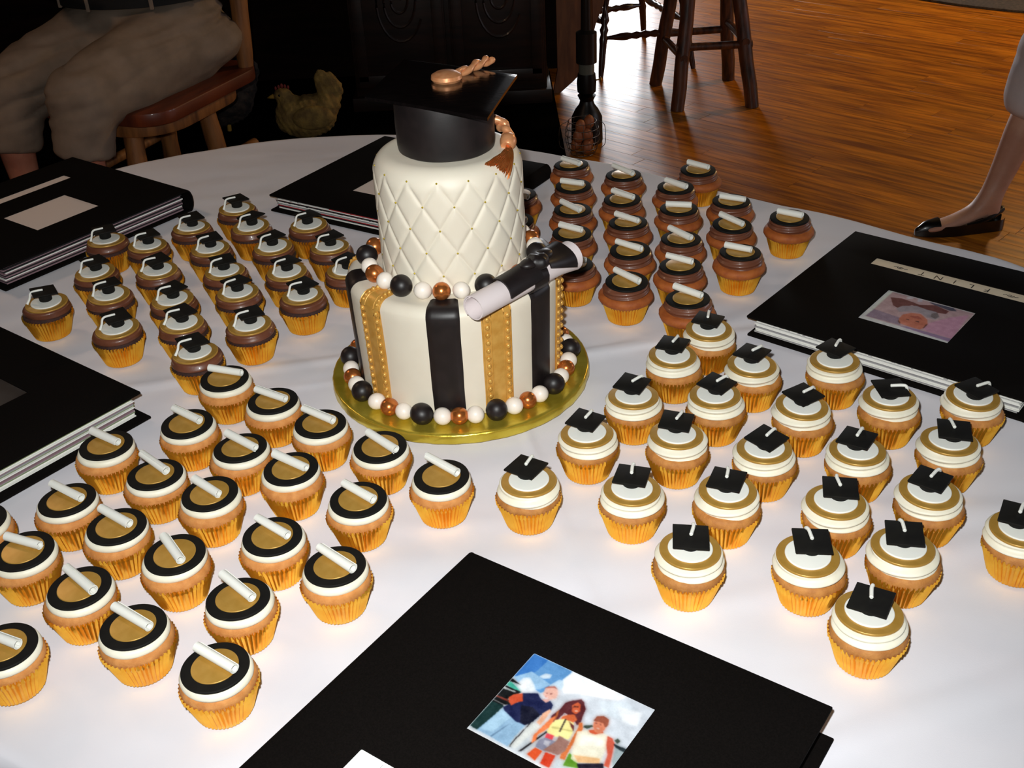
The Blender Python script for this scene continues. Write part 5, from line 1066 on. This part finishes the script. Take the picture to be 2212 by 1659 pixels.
# ---- tan scalloped panel by its right end
P = []
for z, x in ((0.0, 0.28), (0.07, 0.36), (0.15, 0.425), (0.22, 0.43), (0.28, 0.436), (0.34, 0.458), (0.40, 0.478), (0.60, 0.49), (0.75, 0.485)): P.append((x, z))
P = [(p.x, p.y) for p in smooth_path([(x, z, 0) for x, z in P], 4)]
full = P + [(0.27, 0.75), (0.27, 0.10), (0.25, 0.0)]
V = [(x, 4.90, z) for x, z in full] + [(x, 4.935, z) for x, z in full]; n = len(full)
F = [tuple(range(n)), tuple(range(2 * n - 1, n - 1, -1))] + [(i, n + i, n + (i + 1) % n, (i + 1) % n) for i in range(n)]
o = ob('scalloped_panel', new_me('scalloped_panel', V, F, M_tan, True, 40)); tag(o, 'brown scalloped wooden end panel standing beside the dark oil lamp', 'panel')

# ---- oil lamp and egg basket
lp = tag(empty('oil_lamp', (0.345, 4.25, 0)), 'tall black oil lamp with a narrow chimney standing on the floor', 'lamp')
ob('base', MB().add(*lathe([(0, 0), (0.060, 0), (0.062, 0.01), (0.060, 0.10), (0.045, 0.13), (0.030, 0.150), (0.026, 0.165), (0.036, 0.185), (0, 0.19)], 32)).me('base', M_lamp), lp)
bu = ob('burner', MB().add(*lathe([(0, 0.185), (0.022, 0.187), (0.036, 0.20), (0.038, 0.235), (0.034, 0.27), (0, 0.272)], 28)).me('burner', M_lamp), lp)
ob('wick_knob', MB().add(*tube([(0.034, -0.01, 0.245), (0.05, -0.012, 0.247)], 0.003, 6)).add(*ball(0.010, (0.053, -0.012, 0.247), 12, 8, (0.5, 1, 1))).me('wick_knob', M_brass), bu)
ob('glass_collar', MB().add(*lathe([(0.030, 0.27), (0.030, 0.310), (0.028, 0.310), (0.028, 0.27)], 28, close=True)).me('glass_collar', M_clearg), lp)
ob('chimney', MB().add(*lathe([(0.030, 0.308), (0.040, 0.312), (0.040, 0.425), (0.021, 0.435), (0.019, 0.56), (0.017, 0.56), (0.0, 0.555)], 28)).me('chimney', M_darkglass), lp)
bk = tag(empty('egg_basket', (0.316, 4.112, 0)), 'round wire basket holding brown eggs in front of the oil lamp', 'basket')
for z, r in ((0.004, 0.045), (0.03, 0.058), (0.055, 0.064), (0.08, 0.066), (0.105, 0.062), (0.13, 0.054)):
    ob('wire_hoop', MB().add(*tube([(r * cos(2 * pi * k / 40), r * sin(2 * pi * k / 40), z) for k in range(41)], 0.0013, 6, False)).me('wire_hoop', M_wire), bk)
for k in range(12):
    a = 2 * pi * k / 12
    ob('wire_rib', MB().add(*tube(smooth_path([(r * cos(a), r * sin(a), z) for z, r in ((0.003, 0.0), (0.004, 0.045), (0.03, 0.058), (0.08, 0.066), (0.13, 0.054))], 3), 0.0010, 5, False)).me('wire_rib', M_wire), bk)
for s in (-1, 1):
    ob('side_handle', MB().add(*tube(smooth_path([(s * 0.054, 0, 0.13), (s * 0.085, 0, 0.11), (s * 0.088, 0, 0.04), (s * 0.070, 0, 0.02)], 4), 0.0014, 6, False)).me('side_handle', M_wire), bk)
egg_me = MB().add(*lathe([(0, -0.024), (0.010, -0.022), (0.018, -0.012), (0.0205, 0), (0.018, 0.014), (0.011, 0.025), (0, 0.030)], 18)).me('egg', M_egg, True, 80)
for (x, y, z), lb in (((-0.010, -0.020, 0.112), 'front left upper'), ((0.030, 0.0, 0.122), 'right upper'), ((0.018, -0.026, 0.034), 'bottom front'), ((-0.026, 0.02, 0.034), 'bottom back left'), ((0.028, 0.024, 0.034), 'bottom back right'), ((-0.020, -0.018, 0.072), 'middle left'), ((0.022, -0.016, 0.078), 'middle right'), ((0.0, 0.026, 0.078), 'middle back')):
    o = ob('egg', egg_me, None, (0.316 + x * 0.85, 4.112 + y * 0.85, z), (rng.uniform(-0.5, 0.5), rng.uniform(-0.5, 0.5), 0)); tag(o, 'brown egg in the wire basket, %s one' % lb, 'egg', 'eggs in the wire basket')

# ---- log bar stool
st = tag(empty('log_stool', (0.89, 4.75, 0)), 'tall dark log bar stool on the oak floor, four splayed legs', 'stool')
feet = [(0.712, 4.95), (0.752, 4.57), (1.045, 4.975), (1.068, 4.57)]; tops = [(0.80, 4.84), (0.815, 4.66), (0.965, 4.86), (0.95, 4.66)]
LGS = []
for (fx, fy), (tx, ty) in zip(feet, tops):
    a = Vector((fx - 0.89, fy - 4.75, 0)); c = Vector((tx - 0.89, ty - 4.75, 0.72)); LGS.append((a, c))
    ob('leg', MB().add(*tube([a.lerp(c, k / 8) + Vector((0.002 * sin(k * 2.1), 0.002 * cos(k * 1.7), 0)) for k in range(9)], [0.0285, 0.0295, 0.029, 0.030, 0.029, 0.0295, 0.0285, 0.029, 0.028], 14, up=(0, 1, 0))).me('leg', M_logd, True, 60), st)
def rung(i, j, z, r=0.0165):
    p = LGS[i][0].lerp(LGS[i][1], z / 0.72); q = LGS[j][0].lerp(LGS[j][1], z / 0.72); d = (q - p).normalized()
    ob('rung', MB().add(*tube([p - d * 0.03, p.lerp(q, 0.5), q + d * 0.03], r, 12)).me('rung', M_logd, True, 60), st)
rung(1, 3, 0.255); rung(0, 2, 0.235); rung(0, 1, 0.215); rung(2, 3, 0.27)
ob('seat', MB().add(*lathe([(0, 0.70), (0.16, 0.70), (0.17, 0.71), (0.17, 0.74), (0.16, 0.75), (0, 0.75)], 40)).me('seat', M_logd), st)

# ---- turned dining chair
def turned(p, q, radii, n=12):
    p = Vector(p); q = Vector(q); N = len(radii); return tube([p.lerp(q, i / (N - 1)) for i in range(N)], radii, n, up=(0.3, 1, 0.1))
LEGR = [0.011, 0.013, 0.014, 0.015, 0.0155, 0.016, 0.0165, 0.017, 0.020, 0.015, 0.021, 0.013, 0.022, 0.016, 0.012, 0.013, 0.016, 0.020, 0.022, 0.020, 0.015, 0.012]
STR_R = [0.008, 0.009, 0.011, 0.015, 0.018, 0.018, 0.013, 0.018, 0.012, 0.019, 0.012, 0.018, 0.013, 0.018, 0.018, 0.015, 0.011, 0.009, 0.008]
dc = tag(empty('dining_chair', (0.62, 5.42, 0)), 'dark turned-leg dining chair silhouetted against the bright floor', 'chair')
FT = [(-0.14, -0.32), (0.30, -0.24), (-0.26, 0.22), (0.145, 0.36)]
for k, (x, y) in enumerate(FT):
    ob('leg', MB().add(*turned((x, y, 0), (x * 0.72, y * 0.72, 0.43), LEGR)).me('leg', M_chairw, True, 70), dc)
def lp_(k, z): return (FT[k][0] * (1 - 0.28 * z / 0.43), FT[k][1] * (1 - 0.28 * z / 0.43), z)
ob('stretcher', MB().add(*turned(lp_(0, 0.17), lp_(1, 0.17), STR_R)).me('stretcher', M_chairw, True, 70), dc)
ob('stretcher', MB().add(*turned(lp_(2, 0.17), lp_(3, 0.17), STR_R)).me('stretcher', M_chairw, True, 70), dc)
ob('stretcher', MB().add(*turned(lp_(1, 0.21), lp_(3, 0.21), STR_R)).me('stretcher', M_chairw, True, 70), dc)
ob('stretcher', MB().add(*turned(lp_(0, 0.23), lp_(2, 0.23), STR_R)).me('stretcher', M_chairw, True, 70), dc)
ob('seat', MB().add(*extr([(x * 1.0, y * 1.0) for x, y in [(-0.20, -0.27), (0.27, -0.20), (0.15, 0.32), (-0.26, 0.22)]], 0.43, 0.465)).me('seat', M_chairw, True, bevel=0.012), dc)
for k in range(6):
    u = k / 5; x = 0.25 - 0.11 * u; y = -0.17 + 0.46 * u
    ob('back_spindle', MB().add(*tube([(x, y, 0.46), (x + 0.06, y + 0.01, 0.95)], 0.009, 8)).me('back_spindle', M_chairw), dc)
ob('top_rail', MB().add(*tube([(0.32, -0.20, 0.95), (0.27, 0.06, 0.97), (0.19, 0.32, 0.95)], 0.02, 10)).me('top_rail', M_chairw), dc)

# ---- braided rug
rg = MB(); prev = 0
r0x, r0y = 1.15, 0.80
def rugP(f, t): 
    a = radians(-42); x = r0x * f * cos(t); y = r0y * f * sin(t); return x * cos(a) - y * sin(a), x * sin(a) + y * cos(a)
V = []; F = []; nr, nt_ = 40, 96
for k in range(nr + 1):
    for i in range(nt_):
        f = max(0.002, k / nr); x, y = rugP(f, 2 * pi * i / nt_); V.append((x, y, 0.010 + 0.003 * abs(sin(k * pi / 2)) * (k < nr)))
for i in range(nt_): x, y = rugP(1.004, 2 * pi * i / nt_); V.append((x, y, 0.0))
for k in range(nr + 1):
    for i in range(nt_): j = (i + 1) % nt_; F.append((k * nt_ + i, k * nt_ + j, (k + 1) * nt_ + j, (k + 1) * nt_ + i))
o = ob('braided_rug', new_me('braided_rug', V, F, M_rug, True, 60), None, (3.10, 6.62, 0.0015)); tag(o, 'grey oval braided rug at the upper right of the oak floor', 'rug')

# ---- unseen hanging lamps added to go with the two warm fill lights
hl = tag(empty('added_pendant_lamp', (3.2, 5.7, 2.46)), 'unseen pendant lamp added to warm the far floor', 'lamp')
ob('shade', MB().add(*lathe([(0.20, -0.02), (0.08, 0.14), (0.075, 0.14), (0.195, -0.02)], 32, close=True)).me('shade', M_bulb), hl)
l2 = tag(empty('added_pendant_lamp', (-1.7, 2.3, 2.31)), 'unseen pendant lamp added at left to warm the back of the table', 'lamp')
ob('shade', MB().add(*lathe([(0.20, -0.02), (0.08, 0.14), (0.075, 0.14), (0.195, -0.02)], 32, close=True)).me('shade', M_bulb), l2)
ob('cable', MB().add(*tube([(0, 0, 0.12), (0, 0, 0.29)], 0.004, 6)).me('cable', M_lamp), l2)
ob('cable', MB().add(*tube([(0, 0, 0.12), (0, 0, 0.145)], 0.004, 6)).me('cable', M_lamp), hl)
